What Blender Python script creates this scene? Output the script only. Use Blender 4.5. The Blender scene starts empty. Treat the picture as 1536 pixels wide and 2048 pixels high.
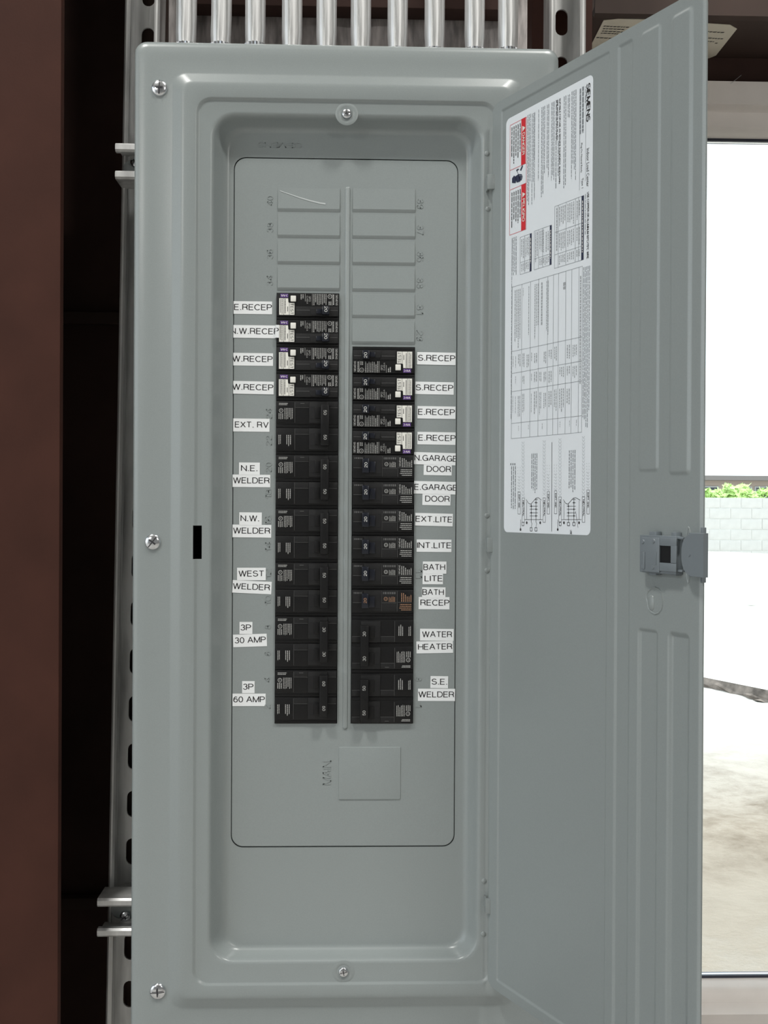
import bpy, bmesh, math, random
from mathutils import Vector, Matrix
random.seed(7)
SC = bpy.context.scene
COL = SC.collection

# ------------------------------------------------------------------ camera
F_PX, DIST, HC = 2100.0, 0.975, 1.5          # focal length in px, distance to the cover plane, eye height
PITCH, YAW, ROLL = (math.radians(a) for a in (-0.25, -1.693, 0.298))
M_CAM = (Matrix.Rotation(YAW, 3, 'Z') @ Matrix.Rotation(PITCH, 3, 'X') @ Matrix.Rotation(-ROLL, 3, 'Y'))
CAM_LOC = Vector((0, -DIST, HC))
cd = bpy.data.cameras.new('camera'); cam = bpy.data.objects.new('camera', cd); COL.objects.link(cam)
cd.sensor_fit = 'VERTICAL'; cd.sensor_height = 36.0; cd.sensor_width = 27.0
cd.lens = F_PX / 2048 * 36.0
cd.clip_start = 0.02; cd.clip_end = 500
cam.matrix_world = Matrix.Translation(CAM_LOC) @ (M_CAM @ Matrix(((1, 0, 0), (0, 0, -1), (0, 1, 0)))).to_4x4()
SC.camera = cam

# ------------------------------------------------------------------ world, sun, lamps, exposure
SC.view_settings.view_transform = 'Standard'; SC.view_settings.look = 'None'
SC.view_settings.gamma = 1.0; SC.view_settings.use_curve_mapping = False
SC.view_settings.exposure = 0.08
W = bpy.data.worlds.new('sky'); SC.world = W; W.use_nodes = True
bg = W.node_tree.nodes['Background']
bg.inputs[0].default_value = (0.84, 0.93, 1.0, 1); bg.inputs[1].default_value = 2.1
sd = bpy.data.lights.new('sun', 'SUN'); sun = bpy.data.objects.new('sun', sd); COL.objects.link(sun)
sd.energy = 4.0; sd.angle = math.radians(0.8); sd.color = (1.0, 0.96, 0.9)
sun.rotation_euler = (math.radians(-28), math.radians(18), 0)
LAMPS = [((-1.3, -1.55, 4.75), 72), ((1.1, -1.45, 4.75), 72), ((-2.4, -4.4, 3.3), 62), ((2.2, -4.4, 3.3), 62)]
for i, (loc, e) in enumerate(LAMPS):
    ld = bpy.data.lights.new('ceiling_lamp_light', 'AREA'); ld.shape = 'DISK'; ld.size = 0.45; ld.energy = e
    ld.color = (1.0, 0.985, 0.94)
    lo = bpy.data.objects.new('ceiling_lamp_light', ld); COL.objects.link(lo); lo.location = loc

# ------------------------------------------------------------------ pixel -> place helpers
def ray(px, py):
    return M_CAM @ Vector(((px - 768) / F_PX, 1.0, -(py - 1024) / F_PX))
def pt(px, py, Y):
    d = ray(px, py); t = (Y - CAM_LOC.y) / d.y
    return CAM_LOC + d * t
def rect(l, t, r, b, Y):
    """x0, x1, z0, z1 of the upright rectangle seen between those pixels at depth Y"""
    mx, my = (l + r) / 2, (t + b) / 2
    return pt(l, my, Y).x, pt(r, my, Y).x, pt(mx, b, Y).z, pt(mx, t, Y).z
D_TH = math.radians(62.04); D_X0, D_Y0, D_W = 0.12636, -0.004, 0.2607
D_ZT, D_ZB = HC + 0.3723, HC - 0.4426
D_U = Vector((math.cos(D_TH), -math.sin(D_TH), 0)); D_N = Vector((-math.sin(D_TH), -math.cos(D_TH), 0))
D_O = Vector((D_X0, D_Y0, 0))
def dp(px, py, h=0.0):
    """(u, z) on the open door's inner face (h in front of it)"""
    d = ray(px, py); o = D_O + D_N * h
    t = (o - CAM_LOC).dot(D_N) / d.dot(D_N); p = CAM_LOC + d * t
    return (p - o).dot(D_U), p.z
def dw(u, z, h):
    return D_O + D_U * u + D_N * h + Vector((0, 0, z))

# ------------------------------------------------------------------ materials
MATS = {}
def mat(name, col, rough=0.5, metal=0.0, spec=0.5, noise=None, bump=None, coat=0.0):
    if name in MATS: return MATS[name]
    m = bpy.data.materials.new(name); m.use_nodes = True
    nt = m.node_tree; b = nt.nodes['Principled BSDF']
    b.inputs['Base Color'].default_value = (*col, 1); b.inputs['Roughness'].default_value = rough
    b.inputs['Metallic'].default_value = metal; b.inputs['Specular IOR Level'].default_value = spec
    b.inputs['Coat Weight'].default_value = coat
    tc = nt.nodes.new('ShaderNodeTexCoord')
    def tex(scale, stretch, detail=4):
        mp = nt.nodes.new('ShaderNodeMapping'); mp.inputs['Scale'].default_value = stretch
        nt.links.new(tc.outputs['Object'], mp.inputs['Vector'])
        n = nt.nodes.new('ShaderNodeTexNoise'); n.inputs['Scale'].default_value = scale
        n.inputs['Detail'].default_value = detail; nt.links.new(mp.outputs['Vector'], n.inputs['Vector'])
        return n
    if noise:
        scale, stretch, lo, hi, what = noise
        n = tex(scale, stretch)
        r = nt.nodes.new('ShaderNodeMapRange'); r.inputs['From Min'].default_value = 0.3; r.inputs['From Max'].default_value = 0.7
        nt.links.new(n.outputs['Fac'], r.inputs['Value'])
        if 'c' in what:
            mx = nt.nodes.new('ShaderNodeMix'); mx.data_type = 'RGBA'
            mx.inputs[6].default_value = (*[c * lo for c in col], 1); mx.inputs[7].default_value = (*[min(1, c * hi) for c in col], 1)
            nt.links.new(r.outputs['Result'], mx.inputs[0]); nt.links.new(mx.outputs[2], b.inputs['Base Color'])
        if 'r' in what:
            r2 = nt.nodes.new('ShaderNodeMapRange'); r2.inputs['To Min'].default_value = rough * 0.7; r2.inputs['To Max'].default_value = min(1, rough * 1.35)
            nt.links.new(r.outputs['Result'], r2.inputs['Value']); nt.links.new(r2.outputs['Result'], b.inputs['Roughness'])
    if bump:
        scale, stretch, strength, dist = bump
        n = tex(scale, stretch, 6); bp_ = nt.nodes.new('ShaderNodeBump')
        bp_.inputs['Strength'].default_value = strength; bp_.inputs['Distance'].default_value = dist
        nt.links.new(n.outputs['Fac'], bp_.inputs['Height']); nt.links.new(bp_.outputs['Normal'], b.inputs['Normal'])
    MATS[name] = m; return m
GRAY = mat('grey enamel', (0.262, 0.290, 0.290), 0.28, 0, 0.5, (900, (1, 1, 1), 0.97, 1.03, 'c'), (1500, (1, 1, 1), 0.05, 0.0003))
DARKIN = mat('enclosure inside', (0.02, 0.02, 0.02), 0.8)
BLACK = mat('black moulded plastic', (0.0065, 0.0065, 0.0070), 0.38, 0, 0.3, (700, (1, 1, 1), 0.8, 1.25, 'c'))
BLACKR = mat('black textured plastic', (0.012, 0.012, 0.0125), 0.45, 0, 0.3, (2500, (1, 1, 1), 0.7, 1.5, 'c'))
HOLE = mat('deep black window', (0.002, 0.002, 0.003), 0.5)
BLUEBLK = mat('blue black toggle plastic', (0.007, 0.009, 0.016), 0.28, 0, 0.5)
WHITE = mat('white plastic', (0.78, 0.77, 0.72), 0.4)
PAPER = mat('white label tape', (0.80, 0.82, 0.83), 0.5, 0, 0.35)
INK = mat('black ink', (0.018, 0.016, 0.018), 0.6)
INKW = mat('white ink', (0.62, 0.62, 0.60), 0.6)
INKG = mat('pale grey ink', (0.42, 0.42, 0.41), 0.6)
SCR = mat('bare scratched paint', (0.46, 0.49, 0.49), 0.5)
INKD = mat('dim grey ink', (0.10, 0.10, 0.10), 0.6)
INKO = mat('copper ink', (0.36, 0.20, 0.12), 0.6)
PURPLE = mat('purple tag', (0.09, 0.035, 0.20), 0.5)
STICK = mat('white sticker paper', (0.76, 0.80, 0.84), 0.42, 0, 0.4)
INKS = mat('sticker fine print grey', (0.20, 0.22, 0.24), 0.6)
INKF = mat('sticker faint print grey', (0.36, 0.38, 0.40), 0.6)
NAVY = mat('sticker heading ink', (0.02, 0.025, 0.06), 0.6)
RED = mat('danger red', (0.62, 0.02, 0.03), 0.5)
GALV = mat('galvanised steel', (0.72, 0.725, 0.72), 0.40, 0.35, 0.5, (60, (1, 1, 0.15), 0.65, 1.25, 'cr'), (300, (1, 1, 0.1), 0.1, 0.001))
EMT = mat('galvanised conduit', (0.78, 0.79, 0.78), 0.34, 0.6, 0.5, (240, (1, 1, 0.03), 0.55, 1.3, 'cr'), (260, (1, 1, 0.04), 0.35, 0.001))
ZINC = mat('zinc plated screw', (0.75, 0.77, 0.80), 0.22, 1.0, 0.5, (200, (1, 1, 1), 0.8, 1.1, 'c'))
SLOTM = mat('screw recess', (0.05, 0.05, 0.055), 0.5, 0.5)
PRIMER = mat('red brown steel primer', (0.056, 0.0215, 0.015), 0.62, 0, 0.18, (14, (1, 1, 1), 0.85, 1.15, 'c'), (400, (1, 1, 1), 0.1, 0.001))
PRIMER2 = mat('dull brown steel primer', (0.062, 0.040, 0.033), 0.6, 0, 0.3, (9, (1, 1, 1), 0.85, 1.15, 'c'))
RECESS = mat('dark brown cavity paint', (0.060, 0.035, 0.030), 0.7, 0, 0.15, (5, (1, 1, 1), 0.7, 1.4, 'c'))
SHEET = mat('grey wall sheeting', (0.60, 0.56, 0.55), 0.5, 0, 0.4, (120, (1, 1, 0.2), 0.6, 1.5, 'c'))
VINYL = mat('off white window frame', (0.76, 0.71, 0.67), 0.5, 0, 0.4, (30, (1, 1, 1), 0.97, 1.03, 'c'))
GASKET = mat('dark gasket', (0.035, 0.04, 0.06), 0.5)
NOTE = mat('cream paper', (0.82, 0.77, 0.64), 0.7)
LATCHM = mat('slate grey latch plastic', (0.175, 0.200, 0.218), 0.33, 0, 0.5)
CONC = mat('pale concrete', (0.66, 0.64, 0.60), 0.8, 0, 0.2, (3, (1, 1, 1), 0.9, 1.08, 'c'))
EDGE = mat('shade-toned slab edge', (0.20, 0.17, 0.15), 0.9, 0, 0.2, (12, (1, 1, 1), 0.5, 1.4, 'c'))  # dark tone paints in the shade on the slab's near side
BLOCKM = mat('pale concrete block', (0.60, 0.585, 0.56), 0.85, 0, 0.2, (8, (1, 1, 1), 0.95, 1.05, 'c'))
MORTAR = mat('light mortar', (0.74, 0.74, 0.72), 0.9, 0, 0.2)
LEAF = mat('bright green leaf', (0.58, 0.78, 0.32), 0.6, 0, 0.3)
BLDG = mat('brown house wall', (0.40, 0.33, 0.28), 0.8)
ROOFM = mat('dark roof edge', (0.20, 0.18, 0.17), 0.8)
PALE = mat('pale painted panel', (0.40, 0.40, 0.40), 0.7)
SLABF = mat('concrete floor', (0.50, 0.48, 0.45), 0.55, 0, 0.4, (2, (1, 1, 1), 0.9, 1.1, 'c'))
ROOFIN = mat('white roof insulation', (0.55, 0.55, 0.54), 0.7)
def dirt_mat():
    m = bpy.data.materials.new('sandy dirt'); m.use_nodes = True; nt = m.node_tree; b = nt.nodes['Principled BSDF']
    b.inputs['Roughness'].default_value = 0.95; b.inputs['Specular IOR Level'].default_value = 0.1
    tc = nt.nodes.new('ShaderNodeTexCoord')
    n1 = nt.nodes.new('ShaderNodeTexNoise'); n1.inputs['Scale'].default_value = 3.6; n1.inputs['Detail'].default_value = 10; n1.inputs['Roughness'].default_value = 0.7
    n2 = nt.nodes.new('ShaderNodeTexNoise'); n2.inputs['Scale'].default_value = 0.35; n2.inputs['Detail'].default_value = 3
    for n in (n1, n2): nt.links.new(tc.outputs['Object'], n.inputs['Vector'])
    cr = nt.nodes.new('ShaderNodeValToRGB')
    cr.color_ramp.elements[0].position = 0.30; cr.color_ramp.elements[0].color = (0.150, 0.115, 0.083, 1)
    cr.color_ramp.elements[1].position = 0.56; cr.color_ramp.elements[1].color = (0.30, 0.258, 0.208, 1)
    nt.links.new(n1.outputs['Fac'], cr.inputs['Fac'])
    mx = nt.nodes.new('ShaderNodeMix'); mx.data_type = 'RGBA'; mx.inputs[7].default_value = (0.31, 0.278, 0.234, 1)
    mr = nt.nodes.new('ShaderNodeMapRange'); mr.inputs['From Min'].default_value = 0.42; mr.inputs['From Max'].default_value = 0.62
    nt.links.new(n2.outputs['Fac'], mr.inputs['Value']); nt.links.new(mr.outputs['Result'], mx.inputs[0])
    nt.links.new(cr.outputs['Color'], mx.inputs[6])
    # paler colour: a strip along the building and another along the apron
    sx = nt.nodes.new('ShaderNodeSeparateXYZ'); nt.links.new(tc.outputs['Object'], sx.inputs[0])
    wob = nt.nodes.new('ShaderNodeMath'); wob.operation = 'MULTIPLY_ADD'; wob.inputs[1].default_value = 2.2
    nt.links.new(n1.outputs['Fac'], wob.inputs[0]); nt.links.new(sx.outputs['Y'], wob.inputs[2])
    rp = nt.nodes.new('ShaderNodeValToRGB'); rp.color_ramp.elements[0].position = 0.30; rp.color_ramp.elements[0].color = (0.55, 0.55, 0.55, 1)
    rp.color_ramp.elements[1].position = 0.40; rp.color_ramp.elements[1].color = (0, 0, 0, 1)
    for p_, c_ in ((0.52, 0.05), (0.68, 0.6), (0.80, 1.0)):
        e_ = rp.color_ramp.elements.new(p_); e_.color = (c_, c_, c_, 1)
    dv = nt.nodes.new('ShaderNodeMath'); dv.operation = 'MULTIPLY'; dv.inputs[1].default_value = 0.1; nt.links.new(wob.outputs[0], dv.inputs[0]); nt.links.new(dv.outputs[0], rp.inputs['Fac'])
    mx2 = nt.nodes.new('ShaderNodeMix'); mx2.data_type = 'RGBA'; mx2.inputs[7].default_value = (0.50, 0.485, 0.455, 1)
    nt.links.new(rp.outputs['Color'], mx2.inputs[0]); nt.links.new(mx.outputs[2], mx2.inputs[6]); nt.links.new(mx2.outputs[2], b.inputs['Base Color'])
    bp_ = nt.nodes.new('ShaderNodeBump'); bp_.inputs['Strength'].default_value = 0.6; bp_.inputs['Distance'].default_value = 0.05
    nt.links.new(n1.outputs['Fac'], bp_.inputs['Height']); nt.links.new(bp_.outputs['Normal'], b.inputs['Normal'])
    return m
DIRT = dirt_mat()
def glass_mat():
    m = bpy.data.materials.new('window glass'); m.use_nodes = True; nt = m.node_tree; nt.nodes.clear()
    out = nt.nodes.new('ShaderNodeOutputMaterial'); mx = nt.nodes.new('ShaderNodeMixShader')
    t = nt.nodes.new('ShaderNodeBsdfTransparent'); g = nt.nodes.new('ShaderNodeBsdfGlossy'); g.inputs['Roughness'].default_value = 0.02
    t.inputs[0].default_value = (0.97, 0.99, 0.98, 1)
    fr = nt.nodes.new('ShaderNodeFresnel'); fr.inputs['IOR'].default_value = 1.3
    nt.links.new(fr.outputs[0], mx.inputs[0]); nt.links.new(t.outputs[0], mx.inputs[1]); nt.links.new(g.outputs[0], mx.inputs[2])
    nt.links.new(mx.outputs[0], out.inputs['Surface']); return m
GLASS = glass_mat()

# ------------------------------------------------------------------ mesh helpers
STUFFY = ('printing', 'fine_print', 'moulded_mark', 'table_print', 'lug_symbol_rows', 'diagram_notes', 'danger_print', 'header_print')
class MB:
    def __init__(s): s.v = []; s.f = []; s.mi = []
    def add(s, v, f, mi=0):
        o = len(s.v); s.v += [tuple(p) for p in v]; s.f += [tuple(i + o for i in q) for q in f]; s.mi += [mi] * len(f); return s
    def box(s, x0, x1, y0, y1, z0, z1, b=0.0, mi=0):
        if b <= 0:
            v = [(x, y, z) for x in (x0, x1) for y in (y0, y1) for z in (z0, z1)]
            return s.add(v, [(0, 1, 3, 2), (4, 6, 7, 5), (0, 4, 5, 1), (2, 3, 7, 6), (0, 2, 6, 4), (1, 5, 7, 3)], mi)
        bm = bmesh.new(); bmesh.ops.create_cube(bm, size=1)
        for w in bm.verts: w.co = Vector(((x0 + x1) / 2 + w.co.x * (x1 - x0), (y0 + y1) / 2 + w.co.y * (y1 - y0), (z0 + z1) / 2 + w.co.z * (z1 - z0)))
        bmesh.ops.bevel(bm, geom=list(bm.edges), offset=b, segments=2, affect='EDGES', profile=0.6)
        return s.bm(bm, mi)
    def bm(s, bm, mi=0):
        bm.verts.index_update(); v = [w.co.copy() for w in bm.verts]; f = [[w.index for w in q.verts] for q in bm.faces]; bm.free(); return s.add(v, f, mi)
    def loft(s, loops, cap0=False, cap1=False, close=False, mi=0):
        n = len(loops[0]); v = [p for l in loops for p in l]; f = []
        m = len(loops)
        for k in range(m if close else m - 1):
            a, b = k * n, ((k + 1) % m) * n
            f += [(a + i, a + (i + 1) % n, b + (i + 1) % n, b + i) for i in range(n)]
        if cap0: f.append(tuple(reversed(range(n))))
        if cap1: f.append(tuple((m - 1) * n + i for i in range(n)))
        return s.add(v, f, mi)
    def quad(s, a, b, c, d, mi=0): return s.add([a, b, c, d], [(0, 1, 2, 3)], mi)
    def cyl(s, p0, p1, r0, r1=None, n=20, caps=True, mi=0):
        p0, p1 = Vector(p0), Vector(p1); r1 = r0 if r1 is None else r1
        d = (p1 - p0).normalized(); a = d.orthogonal().normalized(); b = d.cross(a)
        L = [[p + (a * math.cos(t) + b * math.sin(t)) * r for t in [2 * math.pi * i / n for i in range(n)]] for p, r in ((p0, r0), (p1, r1))]
        return s.loft(L, caps, caps, mi=mi)
    def prism(s, poly, axis, a0, a1, mi=0):
        """poly: 2-D points; axis 'x': (y,z), 'y': (x,z), 'z': (x,y)"""
        def p3(p, t): return (t, p[0], p[1]) if axis == 'x' else (p[0], t, p[1]) if axis == 'y' else (p[0], p[1], t)
        return s.loft([[p3(p, a0) for p in poly], [p3(p, a1) for p in poly]], True, True, mi=mi)
    def move(s, fn): s.v = [tuple(fn(Vector(p))) for p in s.v]; return s
    def build(s, name, mats, parent=None, loc=None, smooth=35, origin=None):
        """vertices are in world space; origin = where the object's own origin goes (defaults to parent's world place)"""
        me = bpy.data.meshes.new(name)
        o = Vector(origin) if origin is not None else (wloc(parent) if parent else Vector((0, 0, 0)))
        me.from_pydata([tuple(Vector(p) - o) for p in s.v], [], s.f)
        mats = mats if isinstance(mats, (list, tuple)) else [mats]
        for m in mats: me.materials.append(m)
        me.polygons.foreach_set('material_index', s.mi)
        bm = bmesh.new(); bm.from_mesh(me); bmesh.ops.recalc_face_normals(bm, faces=bm.faces); bm.to_mesh(me); bm.free()
        if smooth:
            me.polygons.foreach_set('use_smooth', [True] * len(me.polygons)); me.set_sharp_from_angle(angle=math.radians(smooth))
        me.update()
        ob = bpy.data.objects.new(name, me); COL.objects.link(ob)
        ob.location = o
        if name in STUFFY: ob['kind'] = 'stuff'
        if parent:
            ob.parent = parent; ob.location = o - wloc(parent)
        return ob
def wloc(o):
    p = Vector((0, 0, 0))
    while o is not None: p = p + o.location; o = o.parent
    return p
def tag(o, label=None, cat=None, group=None, kind=None):
    for k, v in (('label', label), ('category', cat), ('group', group), ('kind', kind)):
        if v: o[k] = v
    return o
def empty(name, loc, label=None, cat=None, group=None):
    e = bpy.data.objects.new(name, None); COL.objects.link(e); e.location = loc; e.empty_display_size = 0.02
    return tag(e, label, cat, group)
def rrect(x0, x1, z0, z1, r, n=6):
    r = max(1e-5, min(r, (x1 - x0) / 2 - 1e-6, (z1 - z0) / 2 - 1e-6)); out = []
    for cx, cz, a0 in ((x1 - r, z1 - r, 0), (x0 + r, z1 - r, 90), (x0 + r, z0 + r, 180), (x1 - r, z0 + r, 270)):
        for i in range(n + 1):
            a = math.radians(a0 + 90 * i / n); out.append((cx + r * math.cos(a), cz + r * math.sin(a)))
    return out
def cut(ob, cutters):
    """real holes: boolean difference, then the cutters are thrown away"""
    for c in cutters:
        md = ob.modifiers.new('cut', 'BOOLEAN'); md.operation = 'DIFFERENCE'; md.object = c; md.solver = 'EXACT'
    bpy.context.view_layer.update()
    dg = bpy.context.evaluated_depsgraph_get(); me = bpy.data.meshes.new_from_object(ob.evaluated_get(dg))
    ob.modifiers.clear(); old = ob.data; me.name = old.name; ob.data = me; bpy.data.meshes.remove(old)
    for c in cutters:
        m = c.data; bpy.data.objects.remove(c); bpy.data.meshes.remove(m)
    return ob
TXT = {}
def text_geo(s, res=3):
    """flat outline geometry of a string, scaled so that it fills 0..1 x 0..1 (width, cap height); real aspect kept aside"""
    if (s, res) in TXT: return TXT[(s, res)]
    c = bpy.data.curves.new('t', 'FONT'); c.body = s; c.resolution_u = res; c.fill_mode = 'FRONT'
    o = bpy.data.objects.new('t', c); COL.objects.link(o); bpy.context.view_layer.update()
    me = bpy.data.meshes.new_from_object(o.evaluated_get(bpy.context.evaluated_depsgraph_get()))
    v = [w.co.copy() for w in me.vertices]; f = [tuple(p.vertices) for p in me.polygons]
    bpy.data.objects.remove(o); bpy.data.curves.remove(c); bpy.data.meshes.remove(me)
    x0 = min(p.x for p in v); x1 = max(p.x for p in v); y1 = max(p.y for p in v); y0 = min(0, min(p.y for p in v)) if s.upper() == s else 0
    v = [((p.x - x0) / (x1 - x0), (p.y - y0) / (y1 - y0)) for p in v]
    TXT[(s, res)] = (v, f, (x1 - x0) / (y1 - y0)); return TXT[(s, res)]
def arc(cx, cy, rx, ry, a0, a1, n=10):
    return [(cx + rx * math.cos(math.radians(a0 + (a1 - a0) * i / n)), cy + ry * math.sin(math.radians(a0 + (a1 - a0) * i / n))) for i in range(n + 1)]
# plain grotesque capitals drawn as pen strokes; unit = cap height, (advance width, strokes)
GL = {
 'A': (.70, [[(0, 0), (.33, 1), (.37, 1), (.70, 0)], [(.12, .36), (.58, .36)]]),
 'B': (.60, [[(0, 0), (0, 1), (.34, 1)] + arc(.34, .76, .22, .24, 90, -90) + [(0, .52)], [(.34, .52)] + arc(.34, .26, .26, .26, 90, -90) + [(0, 0)]]),
 'C': (.70, [arc(.37, .5, .37, .5, 42, 318, 20)]),
 'D': (.66, [[(0, 0), (0, 1), (.28, 1)] + arc(.28, .5, .38, .5, 90, -90, 14) + [(0, 0)]]),
 'E': (.56, [[(.56, 0), (0, 0), (0, 1), (.55, 1)], [(0, .53), (.50, .53)]]),
 'F': (.54, [[(0, 0), (0, 1), (.54, 1)], [(0, .51), (.46, .51)]]),
 'G': (.74, [arc(.38, .5, .38, .5, 42, 300, 20) + [(.70, .22), (.72, .46), (.40, .46)], [(.72, .46), (.74, 0)]]),
 'H': (.64, [[(0, 0), (0, 1)], [(.64, 0), (.64, 1)], [(0, .53), (.64, .53)]]),
 'I': (.001, [[(0, 0), (0, 1)]]),
 'J': (.42, [[(.42, 1), (.42, .24)] + arc(.21, .24, .21, .24, 0, -180, 10)]),
 'K': (.64, [[(0, 0), (0, 1)], [(.60, 1), (0, .38)], [(.2, .58), (.64, 0)]]),
 'L': (.50, [[(0, 1), (0, 0), (.50, 0)]]),
 'M': (.76, [[(0, 0), (0, 1), (.38, 0), (.76, 1), (.76, 0)]]),
 'N': (.64, [[(0, 0), (0, 1), (.64, 0), (.64, 1)]]),
 'O': (.76, [arc(.38, .5, .38, .5, 0, 360, 26)]),
 'P': (.58, [[(0, 0), (0, 1), (.32, 1)] + arc(.32, .73, .26, .27, 90, -90) + [(0, .46)]]),
 'Q': (.76, [arc(.38, .5, .38, .5, 0, 360, 26), [(.48, .22), (.74, -.04)]]),
 'R': (.64, [[(0, 0), (0, 1), (.34, 1)] + arc(.34, .75, .26, .25, 90, -90) + [(0, .5)], [(.34, .5), (.54, .42), (.58, .12), (.64, 0)]]),
 'S': (.60, [arc(.30, .74, .27, .26, 25, 200, 10) + [(.10, .58), (.50, .46)] + arc(.30, .27, .30, .27, 25, -165, 12)]),
 'T': (.62, [[(0, 1), (.62, 1)], [(.31, 1), (.31, 0)]]),
 'U': (.62, [[(0, 1), (0, .3)] + arc(.31, .3, .31, .3, 180, 360, 12) + [(.62, 1)]]),
 'V': (.66, [[(0, 1), (.32, 0), (.34, 0), (.66, 1)]]),
 'W': (.96, [[(0, 1), (.23, 0), (.25, 0), (.47, 1), (.49, 1), (.71, 0), (.73, 0), (.96, 1)]]),
 'X': (.66, [[(0, 0), (.64, 1)], [(.02, 1), (.66, 0)]]), 'Y': (.66, [[(0, 1), (.33, .42), (.66, 1)], [(.33, .42), (.33, 0)]]),
 'Z': (.60, [[(0, 1), (.58, 1), (0, 0), (.60, 0)]]), '.': (.14, [[(0, .03), (.14, .03)]]), '-': (.3, [[(0, .4), (.3, .4)]]), '/': (.3, [[(0, 0), (.3, 1)]]),
 '0': (.52, [arc(.26, .5, .26, .5, 0, 360, 22)]), '1': (.26, [[(0, .74), (.16, .80), (.26, 1), (.26, 0)]]),
 '2': (.52, [arc(.26, .72, .25, .28, 170, -25, 10) + [(.05, .18), (0, 0), (.52, 0)]]),
 '3': (.52, [arc(.26, .75, .22, .25, 160, -90, 10), arc(.26, .26, .26, .26, 90, -165, 12)]),
 '4': (.56, [[(.42, 0), (.42, 1), (0, .30), (.56, .30)]]),
 '5': (.52, [[(.48, 1), (.1, 1), (.04, .48)] + arc(.26, .32, .26, .32, 130, -160, 14)]),
 '6': (.52, [arc(.27, .32, .25, .32, 0, 360, 18), [(.02, .36), (.06, .72), (.16, .93), (.30, 1), (.46, .88)]]),
 '7': (.50, [[(0, 1), (.50, 1), (.26, .5), (.16, 0)]]),
 '8': (.52, [arc(.26, .75, .22, .25, 0, 360, 18), arc(.26, .26, .26, .26, 0, 360, 18)]),
 '9': (.52, [arc(.25, .68, .25, .32, 0, 360, 18), [(.50, .64), (.46, .28), (.36, .07), (.22, 0), (.06, .12)]]),
 '°': (.2, [arc(.1, .88, .1, .12, 0, 360, 12)])}
def stroke_geo(s, wt=0.13, track=0.20):
    key = (s, wt)
    if key in TXT: return TXT[key]
    V, Fc, x = [], [], 0.0
    for ch in s:
        if ch == ' ': x += 0.36; continue
        adv, strokes = GL[ch]
        parts = []
        for pl in strokes:                                   # break at sharp corners, square ends there
            cur = [pl[0]]
            for i in range(1, len(pl)):
                cur.append(pl[i])
                if i < len(pl) - 1:
                    a, b, c_ = Vector(pl[i - 1]), Vector(pl[i]), Vector(pl[i + 1])
                    if (b - a).length > 1e-4 and (c_ - b).length > 1e-4 and (b - a).normalized().dot((c_ - b).normalized()) < 0.6:
                        d = (b - a).normalized() * wt * 0.5; cur[-1] = (b.x + d.x, b.y + d.y); parts.append(cur)
                        d = (c_ - b).normalized() * wt * 0.5; cur = [(b.x - d.x, b.y - d.y)]
            parts.append(cur)
        for pl in parts:
            pl = [p for i, p in enumerate(pl) if i == 0 or math.hypot(p[0] - pl[i - 1][0], p[1] - pl[i - 1][1]) > 1e-4]
            n = len(pl); o = len(V); closed = math.hypot(pl[0][0] - pl[-1][0], pl[0][1] - pl[-1][1]) < 1e-3
            for i, p in enumerate(pl):
                a = pl[i - 1] if i > 0 else (pl[-2] if closed else p); b = pl[i + 1] if i < n - 1 else (pl[1] if closed else p)
                d1 = Vector((p[0] - a[0], p[1] - a[1])); d2 = Vector((b[0] - p[0], b[1] - p[1]))
                d1 = d1.normalized() if d1.length > 1e-6 else d2.normalized(); d2 = d2.normalized() if d2.length > 1e-6 else d1
                m = d1 + d2; m = m.normalized() if m.length > 1e-3 else d1
                k = min(2.2, 1 / max(0.35, m.dot(d1))); nx, ny = -m.y * wt / 2 * k, m.x * wt / 2 * k
                V += [(x + p[0] + nx, p[1] + ny), (x + p[0] - nx, p[1] - ny)]
            Fc += [(o + 2 * i, o + 2 * i + 2, o + 2 * i + 3, o + 2 * i + 1) for i in range(n - 1)]
        x += adv + track
    x0 = min(p[0] for p in V); x1 = max(p[0] for p in V); y0, y1 = -wt / 2, 1 + wt / 2
    V = [(p[0], max(y0, min(y1, p[1]))) for p in V]
    TXT[key] = ([((p[0] - x0) / (x1 - x0), (p[1] - y0) / (y1 - y0)) for p in V], Fc, (x1 - x0)); return TXT[key]
def put_text(mb, s, fn, width, height, thick=0.0, mi=0, res=3, clip=None, wt=0.13):
    """fn(a, b, h) -> point; a along the reading direction, b up, h out of the surface"""
    v, f, _ = stroke_geo(s, wt) if s.upper() == s else text_geo(s, res)
    P = [(a * width, b * height) for a, b in v]
    if clip:
        bm = bmesh.new(); vs = [bm.verts.new((p[0], p[1], 0)) for p in P]
        for q in f:
            try: bm.faces.new([vs[i] for i in q])
            except ValueError: pass
        for co, no in clip:
            bmesh.ops.bisect_plane(bm, geom=bm.verts[:] + bm.edges[:] + bm.faces[:], plane_co=(co, 0, 0), plane_no=(no, 0, 0), clear_outer=True)
        bm.verts.index_update(); P = [(w.co.x, w.co.y) for w in bm.verts]; f = [[w.index for w in q.verts] for q in bm.faces]; bm.free()
    if thick <= 0:
        mb.add([fn(a, b, 0) for a, b in P], f, mi)
    else:
        n = len(P); vv = [fn(a, b, thick) for a, b in P] + [fn(a, b, 0) for a, b in P]
        cnt = {}
        for q in f:
            for i in range(len(q)):
                e = (q[i], q[(i + 1) % len(q)]); cnt[e] = 1
        side = [(a, b, b + n, a + n) for (a, b) in cnt if (b, a) not in cnt]
        mb.add(vv, list(f) + side, mi)

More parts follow.
